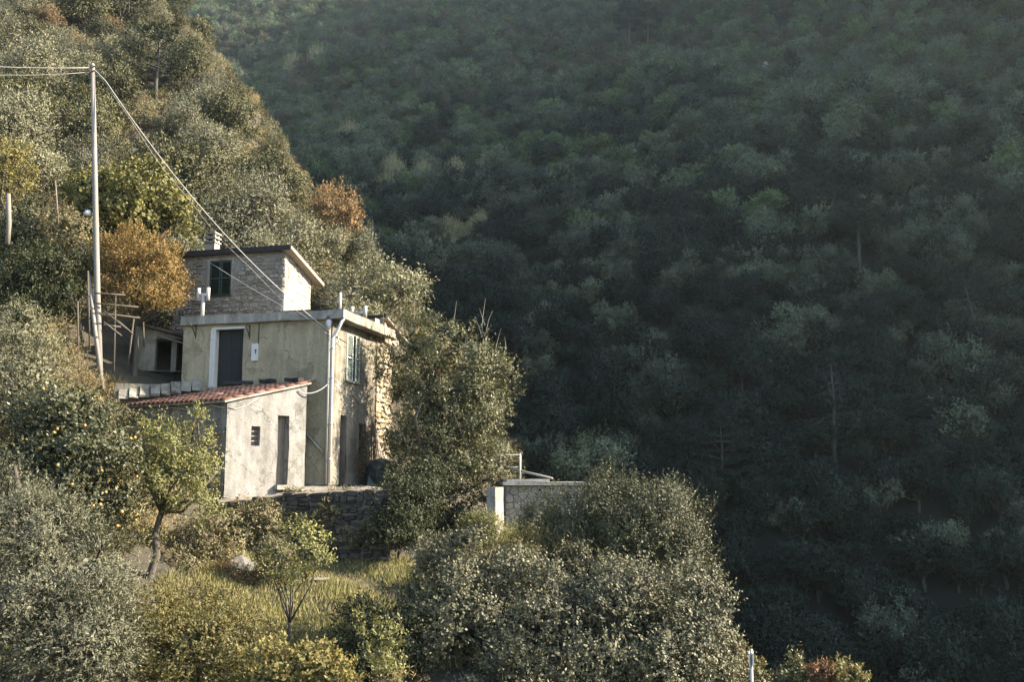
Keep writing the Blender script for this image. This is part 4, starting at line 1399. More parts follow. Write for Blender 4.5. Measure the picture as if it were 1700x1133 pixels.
# bare shoots sticking out of the laurel's top
lt = bpy.data.objects['laurel_tree']
rng = np.random.default_rng(5)
for (x0, y0_, x1, y1_) in ((800, 560, 806, 496), (800, 560, 790, 530), (806, 555, 818, 515), (835, 590, 838, 560), (820, 600, 832, 545), (757, 560, 758, 500), (690, 560, 688, 500), (715, 600, 722, 540), (805, 540, 796, 512), (640, 560, 636, 520)):
    a, c = U(x0, y0_, 38.0), U(x1, y1_, 38.0)
    MB().tube([a, a.lerp(c, 0.5) + V(rng.normal(size=3)) * 0.05, c], [0.018, 0.012, 0.005], 5).build('bare_shoot', M['bark_pale'], lt)

plant('round_bush', 'rounded dark green bush with upright shoot tips right of the stone hut', 'bush', base_at(1050, 29.2),
      [px_blob(1045, 890, 29.2, 118, 92, 100), px_blob(1000, 850, 29.2, 62, 62), px_blob(1090, 875, 29.0, 70, 70), px_blob(1120, 950, 28.6, 62, 60), px_blob(955, 895, 29, 48, 62), px_blob(940, 930, 28.8, 36, 50), px_blob(918, 866, 30.5, 44, 54)],
      'bush', 0.076, 190, 44, 10, 0.36, 0.12, clump_r=0.52, up=0.8, inner=0.6, aspect=0.42, seed=3, fork=0.25)
plant('ivy_mound', 'huge sunlit mound of ivy-covered shrubs filling the lower middle', 'shrub', base_at(950, 24.0),
      [px_blob(900, 985, 25.2, 130, 85, 110), px_blob(1020, 1010, 24.6, 120, 75, 100), px_blob(1130, 1020, 24.4, 85, 80), px_blob(1165, 1085, 24.0, 68, 90), px_blob(960, 1085, 23.6, 170, 90, 110), px_blob(800, 945, 24.8, 92, 58, 70), px_blob(780, 1050, 24.6, 110, 110), px_blob(1090, 1110, 23.6, 110, 90), px_blob(735, 925, 25.4, 52, 40)],
      'ivy', 0.078, 290, 62, 8, 0.28, 0.14, clump_r=0.5, up=0.3, inner=0.72, aspect=0.62, seed=4, fork=0.2)
plant('dark_shrub', 'dense dark shrub in the shade left of the ivy mound', 'shrub', base_at(620, 23.6),
      [px_blob(640, 1060, 23.8, 78, 75), px_blob(600, 1110, 23.0, 80, 60), px_blob(700, 1020, 25, 50, 50)],
      'deep', 0.085, 150, 14, 8, 0.3, 0.08, clump_r=0.36, up=0.3, seed=6, fork=0.25)
plant('yellow_shoots', 'leafy yellow-green shoot standing before the dark shrub', 'shrub', base_at(640, 20.5, 1100),
      [px_blob(652, 1075, 20.5, 22, 40), px_blob(618, 1060, 20.5, 26, 35), px_blob(640, 1110, 20.5, 30, 30)],
      'fresh', 0.075, 26, 9, 8, 0.26, 0.03, clump_r=0.18, up=0.7, inner=0.2, seed=61, fork=0.3)
plant('yellow_shrub', 'wide yellow-green shrub filling the bottom edge below the garden', 'shrub', base_at(330, 20.0),
      [px_blob(300, 1085, 20.0, 110, 62, 90), px_blob(390, 1075, 20.4, 80, 52), px_blob(230, 1040, 20.8, 62, 62), px_blob(330, 1030, 21.4, 70, 38), px_blob(430, 1120, 19.4, 70, 40)],
      'yellow', 0.07, 300, 15, 8, 0.28, 0.06, clump_r=0.26, up=0.45, inner=0.5, seed=7, fork=0.25)
plant('bright_shrub', 'bright yellow leafy branch tips at the bottom edge near the dark shrub', 'shrub', base_at(510, 18.5),
      [px_blob(520, 1105, 18.6, 50, 30), px_blob(470, 1125, 18.4, 50, 30), px_blob(560, 1130, 18.4, 34, 26), px_blob(430, 1090, 18.8, 36, 24)],
      'yellow', 0.095, 70, 10, 8, 0.26, 0.05, clump_r=0.2, up=0.4, inner=0.4, aspect=0.6, seed=8, fork=0.3)
plant('sapling', 'slender sparse sapling with pale green leaves in the sunny meadow', 'tree', base_at(485, 24.4),
      [px_blob(490, 905, 24.4, 52, 42), px_blob(455, 945, 24.4, 38, 30), px_blob(530, 930, 24.4, 36, 28), px_blob(485, 970, 24.4, 40, 30)],
      'fresh', 0.085, 46, 9, 7, 0.26, 0.045, clump_r=0.2, up=0.8, inner=0.2, seed=9, fork=0.35, twigs=3)
plant('pear_tree', 'light green fruit tree with one slim trunk in front of the shed', 'tree', base_at(255, 26.6),
      [px_blob(290, 735, 26.6, 62, 48), px_blob(325, 785, 26.6, 45, 45), px_blob(270, 800, 26.4, 62, 50), px_blob(320, 845, 26.4, 42, 36), px_blob(240, 760, 26.6, 40, 50), px_blob(325, 695, 26.6, 16, 26), px_blob(232, 712, 26.8, 22, 16)],
      'fresh', 0.085, 190, 11, 7, 0.26, 0.1, clump_r=0.24, up=0.45, inner=0.35, seed=10, fork=0.55)
cit = plant('citrus_tree', 'citrus tree with yellow-orange fruit on the slope beside the shed', 'tree', base_at(110, 25.5),
            [px_blob(90, 700, 26, 75, 55), px_blob(150, 760, 25.5, 75, 65), px_blob(60, 780, 25.5, 75, 70), px_blob(165, 712, 26, 38, 36), px_blob(110, 830, 25.2, 85, 50), px_blob(190, 830, 25.4, 48, 50)],
            'citrus', 0.115, 140, 25, 8, 0.28, 0.12, clump_r=0.48, up=0.3, inner=0.55, aspect=0.5, seed=11, fork=0.4)
fm = bpy.data.meshes.new('fruit')
bm = bmesh.new()
bmesh.ops.create_icosphere(bm, subdivisions=2, radius=0.044)
bm.to_mesh(fm)
bm.free()
for p in fm.polygons:
    p.use_smooth = True
fm.materials.append(M['fruit'])
rng = np.random.default_rng(12)
CB = V(cit.location)
for k in range(42):
    cx, cyy, cz, rx, ry, rz = [px_blob(90, 700, 26, 75, 55), px_blob(150, 760, 25.5, 75, 65), px_blob(60, 780, 25.5, 75, 70), px_blob(110, 830, 25.2, 85, 50), px_blob(190, 830, 25.4, 48, 50)][k % 5]
    d = unit(rng.normal(size=3) + np.array([0.3, -0.9, -0.1]))
    o = link('fruit', fm, cit)
    o.location = V((cx + d[0] * rx * 1.05, cyy + d[1] * ry * 1.08, cz + d[2] * rz * 1.05)) - CB
    s_ = rng.uniform(0.75, 1.15)
    o.scale = (s_, s_, s_ * rng.uniform(0.95, 1.1))
plant('olive_tree', 'large silvery olive tree filling the lower corner below the citrus tree', 'tree', base_at(60, 19.5),
      [px_blob(60, 900, 19.8, 110, 85, 100), px_blob(150, 960, 19.6, 80, 80), px_blob(40, 1010, 19.2, 120, 90, 100), px_blob(130, 1070, 18.8, 110, 80), px_blob(10, 840, 20.2, 60, 55)],
      'olive', 0.08, 260, 40, 10, 0.3, 0.16, clump_r=0.46, up=0.4, inner=0.55, aspect=0.26, seed=13, fork=0.35)
plant('olive_tree', 'upright grey-green olive tree at the picture edge left of the pole', 'tree', base_at(30, 28.0),
      [px_blob(30, 560, 28, 62, 62), px_blob(60, 630, 27.8, 62, 72), px_blob(0, 640, 28, 60, 80)],
      'olive', 0.085, 220, 15, 9, 0.3, 0.12, clump_r=0.36, up=0.45, aspect=0.28, seed=14, fork=0.4)
plant('evergreen_bush', 'dense rounded dark green bush left of the utility pole', 'bush', base_at(70, 36.0),
      [px_blob(75, 450, 36, 62, 52), px_blob(40, 470, 36, 50, 55), px_blob(105, 490, 35.6, 34, 40), px_blob(60, 515, 35.6, 55, 40)],
      'deep', 0.10, 190, 15, 8, 0.28, 0.1, clump_r=0.42, up=0.3, inner=0.65, aspect=0.5, seed=15, fork=0.3)
plant('bronze_tree', 'small bronze-orange leaved tree between the utility pole and the stone house', 'tree', base_at(213, 37.4),
      [px_blob(235, 420, 37.4, 62, 45), px_blob(200, 455, 37.3, 40, 55), px_blob(265, 465, 37.3, 50, 42), px_blob(230, 495, 37.2, 62, 34), px_blob(285, 495, 37.3, 34, 26), px_blob(180, 420, 37.6, 28, 38)],
      'bronze', 0.085, 330, 14, 8, 0.36, 0.1, clump_r=0.3, up=0.8, inner=0.3, aspect=0.5, seed=16, fork=0.5, twigs=4)
plant('fig_tree', 'broad-leaved green fig tree behind the bronze tree', 'tree', base_at(215, 40.0),
      [px_blob(220, 310, 40, 75, 45), px_blob(150, 330, 40, 45, 50), px_blob(280, 350, 40, 45, 32), px_blob(210, 360, 39.6, 70, 40), px_blob(310, 375, 39.4, 26, 18)],
      'fig', 0.19, 190, 9, 6, 0.4, 0.12, clump_r=0.4, up=0.5, inner=0.5, aspect=0.7, seed=17, fork=0.4)
plant('yellow_tree', 'yellow-green leafy tree at the picture edge behind the grey post', 'tree', base_at(15, 40.0),
      [px_blob(20, 265, 40, 34, 36), px_blob(40, 305, 40, 34, 30), px_blob(-10, 310, 40, 40, 45)],
      'yellow', 0.12, 90, 10, 7, 0.32, 0.1, clump_r=0.34, up=0.4, seed=18)
plant('mixed_shrub', 'loose brown-tinged shrub between dark green bush and utility pole', 'shrub', base_at(125, 38.0),
      [px_blob(120, 395, 38, 48, 42), px_blob(145, 435, 37.5, 28, 42), px_blob(90, 370, 38, 40, 30)],
      'bramble', 0.10, 110, 11, 8, 0.3, 0.06, clump_r=0.32, up=0.5, seed=19)
plant('leafy_shrub', 'green shrub at the picture edge above the dark green bush', 'shrub', base_at(30, 38.5),
      [px_blob(40, 385, 38.5, 50, 32), px_blob(5, 400, 38.5, 40, 40)], 'laurel', 0.11, 90, 11, 8, 0.3, 0.06, clump_r=0.36, seed=20)
plant('bramble_bank', 'brown dry bramble tangle on the bank under the utility pole', 'bramble', base_at(110, 31.5),
      [px_blob(100, 610, 31.5, 36, 44), px_blob(140, 650, 31.2, 42, 34), px_blob(85, 560, 32.5, 26, 30), px_blob(60, 690, 30, 40, 25)],
      'dry_grass', 0.10, 120, 12, 8, 0.4, 0.04, clump_r=0.3, up=0.1, aspect=0.16, seed=21, trunk=False, droop=0.5)
plant('bramble_bank', 'green mixed scrub on the slope between citrus tree and shed roof', 'bramble', base_at(180, 29.5),
      [px_blob(165, 690, 29.5, 30, 22), px_blob(130, 690, 29, 40, 28)],
      'bramble', 0.09, 70, 11, 8, 0.25, 0.04, clump_r=0.28, seed=22, trunk=False)
plant('creeper_bank', 'pale sunlit creeper hanging over the bank below the shed corner', 'creeper', base_at(400, 30.8),
      [px_blob(400, 880, 31, 55, 40, 20), px_blob(340, 900, 29.5, 55, 46, 30), px_blob(430, 855, 31.6, 32, 22, 12), px_blob(300, 930, 28.4, 40, 30)],
      'bramble', 0.085, 210, 12, 8, 0.24, 0.04, clump_r=0.24, up=0.1, inner=0.5, seed=23, trunk=False, droop=0.3)
plant('hanging_grass', 'dry straw-coloured growth hanging from the terrace edge by the shed', 'grass', base_at(445, 32.2),
      [px_blob(430, 850, 32.0, 45, 20, 10), px_blob(455, 870, 31.8, 24, 24, 10)], 'dry_grass', 0.16, 60, 12, 8, 0.2, 0.04, clump_r=0.2, up=-0.4, aspect=0.1, seed=24, trunk=False, droop=0.9)
plant('terrace_weeds', 'low weeds and tufts trailing over the top of the retaining wall', 'weeds', V((R[3].x, R[3].y, R[3].z)),
      [px_blob(500, 822, 32.5, 40, 7, 8), px_blob(570, 820, 32.4, 40, 8, 8), px_blob(640, 818, 32.3, 30, 9, 8), px_blob(600, 850, 32.2, 22, 16, 5), px_blob(500, 870, 31.8, 26, 24, 6), px_blob(545, 855, 31.5, 24, 20, 6), px_blob(625, 880, 31.2, 28, 26, 6), px_blob(470, 850, 31.9, 20, 18, 6), px_blob(570, 895, 31.2, 34, 16, 8)],
      'bramble', 0.09, 130, 12, 7, 0.16, 0.03, clump_r=0.14, up=0.3, inner=0.3, aspect=0.3, seed=33, trunk=False, droop=0.3)
plant('wall_shrub', 'dark leafy shrub at the foot of the retaining wall under the tall tree', 'shrub', base_at(665, 32.0),
      [px_blob(672, 862, 31.2, 44, 52), px_blob(655, 805, 31.6, 24, 32), px_blob(700, 820, 32.5, 40, 60), px_blob(640, 890, 30.8, 30, 30)], 'deep', 0.09, 150, 12, 8, 0.28, 0.05, clump_r=0.32, seed=25)
plant('wall_shrub', 'small green shrub among meadow weeds beside the pale broken sheet', 'shrub', base_at(430, 28.5),
      [px_blob(456, 930, 28.5, 32, 28)], 'bramble', 0.08, 50, 11, 8, 0.24, 0.04, clump_r=0.24, up=0.5, seed=26)
plant('brush_heap', 'brown heap of cut dry brush below the pale broken sheet', 'brush heap', base_at(380, 28.6),
      [px_blob(380, 955, 28.6, 34, 16), px_blob(425, 965, 28.4, 30, 12)], 'brown', 0.13, 60, 12, 7, 0.3, 0.03, clump_r=0.2, up=0.0, aspect=0.14, seed=27, trunk=False)
plant('corner_shrub', 'narrow upright green shoot of a shrub at the bottom edge right of the marker post', 'shrub', base_at(1320, 18.2),
      [px_blob(1318, 1120, 18.2, 10, 34), px_blob(1330, 1140, 18.2, 22, 26), px_blob(1300, 1140, 18.2, 16, 20)], 'bush', 0.07, 30, 9, 8, 0.2, 0.03, clump_r=0.12, up=0.9, inner=0.2, seed=28)
plant('corner_shrub', 'red-leaved shrub at the bottom edge between two green shrubs', 'shrub', base_at(1365, 18.0),
      [px_blob(1362, 1132, 18, 22, 22), px_blob(1348, 1115, 18, 8, 14)], 'red', 0.07, 24, 9, 8, 0.2, 0.03, clump_r=0.12, up=0.9, inner=0.2, seed=29)
plant('corner_shrub', 'yellow-green shrub at the bottom edge beside the red-leaved shrub', 'shrub', base_at(1405, 18.0),
      [px_blob(1405, 1132, 18, 26, 18), px_blob(1392, 1118, 18, 10, 12)], 'yellow', 0.075, 30, 9, 8, 0.18, 0.03, clump_r=0.12, up=0.6, inner=0.3, seed=30)
plant('hut_weeds', 'sunlit tall weeds and shrub at the foot of the stone hut', 'weeds', base_at(870, 34.0),
      [px_blob(880, 888, 33.5, 50, 18, 25), px_blob(800, 885, 33, 36, 26, 25), px_blob(915, 880, 33.5, 22, 22)], 'fresh', 0.12, 90, 12, 8, 0.3, 0.03, clump_r=0.24, up=0.9, aspect=0.2, seed=31, trunk=False)
plant('grey_shrub', 'pale grey-green shrub in the shade of the ravine beyond the hut railing', 'shrub', V((U(990, 745, 62).x, 62, U(990, 790, 62).z - 1.0)),
      [px_blob(985, 755, 62, 38, 26), px_blob(1015, 765, 62, 30, 20), px_blob(950, 770, 61, 40, 25)], 'far_grey', 0.16, 120, 12, 7, 0.45, 0.08, clump_r=0.5, up=0.5, seed=32)

# climbing growth on the house corner and dry vine over the grated window
vr = np.random.default_rng(44)


def wall_creeper(name, label, cat, O, u, n, cells, mat, leaf, dens, base):
    r = thing(name, label, cat, base)
    Ps = []
    for (a0, a1, z0, z1, k) in cells:
        a, z = vr.uniform(a0, a1, k), vr.uniform(z0, z1, k)
        Ps.append(np.array(O) + np.outer(a, np.array(u)) + np.outer(z, (0, 0, 1)) + np.outer(vr.uniform(0.02, 0.12, k), np.array(n)))
    P_ = np.concatenate(Ps)
    D_ = unit(np.array([0, 0, -0.6]) + vr.normal(size=P_.shape) * 0.6 + np.array(n) * 0.3)
    L_ = leaf * vr.uniform(0.6, 1.3, len(P_))
    link('leaves', quads_mesh(name, leaf_quads(P_, D_, L_, L_ * 0.4, vr) - np.array(base), LM[mat]), r)
    mb = MB()
    for (a0, a1, z0, z1, k) in cells:
        for _ in range(4):
            a = vr.uniform(a0, a1)
            pts = [V(O) + V(u) * (a + vr.normal() * 0.06) + UP * (z0 + (z1 - z0) * t) + V(n) * 0.03 for t in (0, 0.33, 0.66, 1)]
            mb.tube(pts, [0.02, 0.015, 0.012, 0.006], 4)
    mb.build('stems', M['bark'], r)
    return r


wall_creeper('dry_vine', 'dry brown vine hanging over the barred window on the house side', 'vine', HC, HS, HNS,
             [(g0 - 0.1, g1 + 0.25, 0.5, gz1_, 260), (g0 - 0.4, g0 + 0.2, 0.3, 1.2, 90)], 'brown', 0.12, 1, HC + HS * g0)

# ------------------------------------------------------------------ grass (nobody could count it)
def grass(name, label, x0, x1, y0, y1, n, h, mat, keep, seed, wd=0.014, zoff=0.0, lean=0.35):
    r = np.random.default_rng(seed)
    x, y = r.uniform(x0, x1, n), r.uniform(y0, y1, n)
    k = keep(x, y) * (0.55 + 0.45 * wav(x, y, 2.1, seed)) > r.random(n) * 0.9
    x, y = x[k], y[k]
    P_ = np.c_[x, y, ground(x, y) + zoff - 0.02]
    D_ = unit(np.c_[r.normal(size=(len(x), 2)) * lean, np.ones(len(x))])
    L_ = h * r.uniform(0.4, 1.3, len(x)) * (0.75 + 0.4 * wav(x, y, 1.3, 2.0))
    v = leaf_quads(P_, D_, np.abs(L_), np.full(len(x), wd) * r.uniform(0.7, 1.5, len(x)), r, 0.3)
    o = link(name, quads_mesh(name, v, LM[mat]))
    return stuff(o, label, 'grass')


grass('meadow_grass', 'bright sunlit grass of the small meadow below the house', -9.5, -1.2, 23.5, 33.0, 90000, 0.30, 'grass', lambda x, y: np.where((y > 23) & (y < 32.6 + 0.05 * x), 0.8 + 0.5 * wav(x, y, 0.8, 5.0), 0.0), 3, 0.022)
grass('dry_tufts', 'dry straw-coloured tufts scattered through the meadow', -9.5, -1.2, 23.5, 32.5, 26000, 0.34, 'dry_grass', lambda x, y: np.clip(0.25 + 0.8 * wav(x, y, 1.1, 8.0), 0, 1), 9, 0.02)
grass('bank_grass', 'dry grass on the bank around the utility pole', -17, -10.5, 28.5, 36.5, 45000, 0.34, 'dry_grass', lambda x, y: np.full(len(x), 0.9), 4, 0.02)
grass('hut_grass', 'grass on the shelf around the stone hut', -2.5, 3.5, 29.5, 36.0, 30000, 0.38, 'grass', lambda x, y: np.full(len(x), 0.9), 5, 0.02)

# ------------------------------------------------------------------ tree kinds shared by the hillsides
def proto(blobs, mat, leaf, clumps, sprigs, per, shoot, tr, seed, **kw):
    rng = np.random.default_rng(seed)
    v = crown_verts(blobs, clumps, sprigs, per, leaf, shoot, rng, **kw)
    cm = quads_mesh('crown', v, LM[mat])
    tm_ = limbs((0, 0, 0), blobs, tr, rng, 2, 0.4).mesh('trunk', M['bark'], True)
    return cm, tm_


def lumpy(seed, n, R, h, spread):
    r = random.Random(seed)
    bl = [(0, 0, h, R * 0.75, R * 0.75, R * 0.62)]
    for k in range(n):
        t = 2 * math.pi * (k + r.uniform(-0.3, 0.3)) / n
        q = R * r.uniform(0.42, 0.62)
        bl.append((math.cos(t) * spread * R, math.sin(t) * spread * R, h + r.uniform(-0.35, 0.35) * R, q, q, q * r.uniform(0.7, 1.0)))
    return bl


SPUR = {
    'olive': [proto(lumpy(s, 5, 2.3, 2.7, 0.55), 'olive', 0.15, 70, 24, 7, 0.42, 0.14, s, clump_r=0.72, up=0.4, inner=0.6, aspect=0.36) for s in (101, 102, 103)],
    'oak': [proto(lumpy(s, 5, 2.4, 3.0, 0.5), 'oak', 0.16, 70, 24, 7, 0.36, 0.15, s, clump_r=0.75, up=0.35, inner=0.62, aspect=0.52) for s in (111, 112)],
    'brown': [proto(lumpy(121, 4, 2.0, 2.6, 0.5), 'brown', 0.14, 120, 10, 7, 0.36, 0.12, 121, clump_r=0.45, up=0.5, inner=0.5, aspect=0.5)],
    'yellow': [proto(lumpy(131, 4, 1.8, 2.2, 0.5), 'fresh', 0.15, 100, 10, 7, 0.36, 0.1, 131, clump_r=0.42, up=0.5, inner=0.5, aspect=0.5)],
}
KIND_TEXT = {
    'olive': ('olive_tree', 'silvery grey-green olive tree among others on the sunlit slope behind the house', 'sunlit olives behind the house'),
    'oak': ('holm_oak', 'dark green round-crowned evergreen on the sunlit slope behind the house', 'dark evergreens on the sunlit slope'),
    'brown': ('brown_tree', 'brown-leaved autumn tree on the sunlit slope behind the house', 'autumn brown trees on the slope'),
    'yellow': ('young_tree', 'small yellow-green tree on the sunlit slope behind the house', 'yellow-green trees on the slope'),
}


def put_tree(pr, name, label, cat, loc, sc, rz, group=None, with_trunk=True):
    r = thing(name, label, cat, loc, group)
    r.rotation_euler = (0, 0, rz)
    r.scale = (sc[0], sc[0], sc[1])
    o = bpy.data.objects.new('crown', pr[0])
    COL.objects.link(o)
    o.parent = r
    if with_trunk:
        t = bpy.data.objects.new('trunk', pr[1])
        COL.objects.link(t)
        t.parent = r
    return r


CRESTLINE = np.array([(-1.0, 47), (-3.6, 52), (-10.5, 65), (-22.5, 85), (-28.5, 100), (-37, 115), (-44, 130)], float)


def right_of_crest(x, y):
    return x - np.interp(y, CRESTLINE[:, 1], CRESTLINE[:, 0])


def in_view(p, mx=120, my=120):
    cp, sp = math.cos(PITCH), math.sin(PITCH)
    f = p[1] * cp + p[2] * sp
    if f < 1:
        return False
    u, v = p[0] / f * F_PX + W_PX / 2, H_PX / 2 - (-p[1] * sp + p[2] * cp) / f * F_PX
    return -mx < u < W_PX + mx and -my < v < H_PX + my


# single trees of the slope that stand out, at the places the survey gives them
def spur_spot(px, Y):
    x = (px - W_PX / 2) / F_PX * Y / math.cos(PITCH)
    return V((x, Y, gz(x, Y) - 0.15))


taken = []


def spur_hit(px, py):
    """Where a sight line meets the near hillside behind the house."""
    d = ray(px, py)
    for t in np.arange(44, 170, 0.5):
        p = d * (t / d.y)
        if p.z < gz(p.x, p.y):
            return V((p.x, p.y, gz(p.x, p.y) - 0.15))
    return None


LANDMARKS = []


def special(kind, idx, label, px, py, sc, szz=None, name=None, mark=None, Y=None):
    p = spur_spot(px, Y) if Y else (spur_hit(px, py) or spur_spot(px, 62))
    if mark:
        LANDMARKS.append((mark, px, py - 40))
    taken.append((p.x, p.y, 2.6 * sc))
    n = name or KIND_TEXT[kind][0]
    return put_tree(SPUR[kind][idx], n, label, 'tree', p, (sc, szz or sc), random.uniform(0, 6.28))


special('brown', 0, 'tall russet-brown tree standing out on the skyline of the sunlit slope', 548, 380, 1.0, 1.45, mark='russet-brown tree', Y=63.5)
special('brown', 0, 'brown-topped tree where the sunlit slope meets the tall leafy tree', 722, 540, 0.55, 0.7, Y=52.5)
special('oak', 0, 'big dark rounded evergreen jutting from the upper edge of the sunlit slope', 380, 262, 1.1, 1.35, mark='big rounded evergreen')
special('olive', 1, 'grey-green tree right of the russet-brown tree on the slope skyline', 594, 440, 0.62, 0.95, Y=64.5)
special('brown', 0, 'orange-tinted tree high in the upper corner of the sunlit slope', 75, 75, 1.0, 1.1, mark='orange-tinted corner tree')
special('olive', 0, 'silvery olive tree directly above the stone house chimney', 385, 400, 1.0, 1.1)
special('yellow', 0, 'small yellow-green bush behind the utility pole', 130, 262, 0.7, 0.7)

PINE = spur_hit(258, 172)
for k in range(5):
    taken.append((PINE.x + 0.7 * k, PINE.y - 2.4 * k, 5.6))
LANDMARKS += [('umbrella-shaped pine', 270, 100), ('utility pole top', 154, 108), ('stone house chimney', 352, 385), ('bronze-leaved tree', 235, 440), ('fig tree', 215, 330)]


def project(p):
    cp, sp = math.cos(PITCH), math.sin(PITCH)
    f = p[1] * cp + p[2] * sp
    return p[0] / f * F_PX + W_PX / 2, H_PX / 2 - (-p[1] * sp + p[2] * cp) / f * F_PX


ORD = ['nearest', 'second', 'third', 'fourth', 'fifth', 'sixth', 'seventh', 'eighth', 'ninth', 'tenth', 'eleventh', 'twelfth', 'thirteenth', 'fourteenth', 'fifteenth', 'sixteenth', 'seventeenth', 'eighteenth', 'nineteenth', 'twentieth', 'twenty-first', 'twenty-second', 'twenty-third', 'twenty-fourth', 'twenty-fifth']


def name_by_place(trees, marks, phrase):
    """Every tree of a crowd gets a label of its own: its kind, the landmark it is closest to, the side it stands on and its rank there."""
    cells = {}
    for o, kind, p in trees:
        u, v = project(p)
        m = min(marks, key=lambda k: (k[1] - u) ** 2 + (k[2] - v) ** 2)
        dx, dy = u - m[1], v - m[2]
        vert = 'above' if dy < 0 else 'below'
        hor = 'left' if dx < 0 else 'right'
        if abs(dx) > 2.4 * abs(dy):
            side = hor + ' of'
        elif abs(dy) > 2.4 * abs(dx):
            side = vert
        else:
            side = vert + ' and ' + hor + ' of'
        cells.setdefault((kind, m[0], side), []).append((dx * dx + dy * dy, o))
    for (kind, m, side), lst in cells.items():
        lst.sort(key=lambda t: t[0])
        for i, (_, o) in enumerate(lst):
            n = ORD[i] if i < len(ORD) else 'farthest'
            o['label'] = '%s, %s one %s the %s' % (phrase[kind], n, side, m)
rng = np.random.default_rng(77)
crowd = []
for gy in np.arange(45.5, 150, 4.6):
    for gx in np.arange(-86, 4, 4.6):
        x, y = gx + rng.uniform(-1.9, 1.9), gy + rng.uniform(-1.9, 1.9)
        r_ = right_of_crest(np.array(x), np.array(y))
        if r_ > (-2.4 if y < 60 else -3.6) or y < 45 or (x > -13.5 and y < 47.5 and x < -3.5):
            continue
        z = gz(x, y)
        if not in_view((x, y, z + 2.5), 60, 130):
            continue
        if any((x - a) ** 2 + (y - c) ** 2 < (q * 0.75) ** 2 for a, c, q in taken):
            continue
        w = rng.random()
        up_ = min(max((y - 55) / 60, 0), 1)
        pb = 0.05 + 0.05 * up_
        po = 0.10 + 0.42 * up_
        kind = 'brown' if w < pb else 'oak' if w < pb + po else 'yellow' if w < pb + po + 0.07 else 'olive'
        nm, lb, gp = KIND_TEXT[kind]
        sc = rng.uniform(0.8, 1.45) * (0.7 if kind in ('brown', 'yellow') else 1.0)
        o = put_tree(SPUR[kind][int(rng.integers(len(SPUR[kind])))], nm, lb, 'tree', V((x, y, z - 0.2)), (sc, sc * rng.uniform(0.85, 1.2)), rng.uniform(0, 6.28), gp)
        crowd.append((o, kind, (x, y, z + 2.8 * sc)))
name_by_place(crowd, LANDMARKS, {'olive': 'silvery olive tree on the slope', 'oak': 'dark evergreen on the slope', 'brown': 'brown tree on the slope', 'yellow': 'yellow-green tree on the slope'})

# ---- pines and dead conifers
def conifer(name, label, loc, h, mat, bare_to, whorls, blen, seed, dead=False, lean=(0, 0), flat=0.5, leaf=0.3, bark='bark', trunk_r=None, dens=1.0):
    r = np.random.default_rng(seed)
    t = thing(name, label, 'tree', loc)
    loc = V(loc)
    mb = MB()
    tip = loc + V((lean[0], lean[1], h))
    tr = trunk_r or h * 0.017
    ax = [loc - UP * 0.5, loc.lerp(tip, 0.3) + V(r.normal(size=3)) * h * 0.008, loc.lerp(tip, 0.65) + V(r.normal(size=3)) * h * 0.01, tip]
    mb.tube(ax, [tr * 1.25, tr, tr * 0.65, tr * 0.15], 8)
    mb.build('trunk', M[bark], t, True)
    br, Ps, Ds = MB(), [], []
    for k in range(whorls):
        q = bare_to + (1 - bare_to) * (k + r.uniform(0.1, 0.9)) / whorls
        c = loc.lerp(tip, q)
        ln = blen * (math.sin(math.pi * min(1, (q - bare_to) / (1 - bare_to) * 0.75 + 0.22)) ** 0.8) * r.uniform(0.7, 1.15)
        a0 = r.uniform(0, 6.28)
        for j in range(5):
            a = a0 + 2 * math.pi * j / 5 + r.uniform(-0.4, 0.4)
            d = V((math.cos(a), math.sin(a), r.uniform(-0.05, 0.35) * flat * 2))
            L = ln * (r.uniform(0.25, 1.15) if dead else r.uniform(0.55, 1.1))
            if dead:
                d = (d + V(r.normal(size=3)) * 0.28 - UP * 0.08).normalized()
            e1 = c + d * L * 0.5 + V(r.normal(size=3)) * (0.10 if dead else 0.06) * L
            e2 = c + d * L + UP * (0.10 * L if not dead else -0.05 * L) + V(r.normal(size=3)) * 0.08 * L
            q_ = 0.6 if dead else 1.0
            br.tube([c, e1, e2], [tr * 0.3 * q_, tr * 0.2 * q_, tr * 0.06 * q_], 4)
            for _ in range(7 if dead else 2):
                s_ = e1.lerp(e2, r.uniform(-0.4, 1))
                br.tube([s_, s_ + V(r.normal(size=3)) * L * 0.2 + d * L * 0.15], [tr * 0.1, tr * 0.03], 4)
            if not dead:
                n = int(90 * dens)
                tt = r.uniform(0.35, 1.08, n)
                pts = np.array(e1)[None] * (1 - tt[:, None]) + np.array(e2)[None] * tt[:, None]
                pts += r.normal(size=pts.shape) * L * np.array([0.16, 0.16, 0.055])
                Ps.append(pts)
                Ds.append(unit(r.normal(size=pts.shape) + np.array([d.x * 0.4, d.y * 0.4, 0.6])))
    br.build('branches', M[bark], t)
    if not dead:
        P_, D_ = np.concatenate(Ps), np.concatenate(Ds)
        L_ = leaf * r.uniform(0.6, 1.3, len(P_))
        link('crown', quads_mesh('pine_crown', leaf_quads(P_, D_, L_, L_ * 0.28, r) - np.array(loc), LM[mat]), t)
    return t


conifer('pine_tree', 'layered umbrella-shaped pine on the sunlit slope above the cable', PINE, 8.2, 'pine', 0.40, 8, 4.3, 9, leaf=0.34, dens=1.6, flat=0.25, bark='bark_far', trunk_r=0.17)

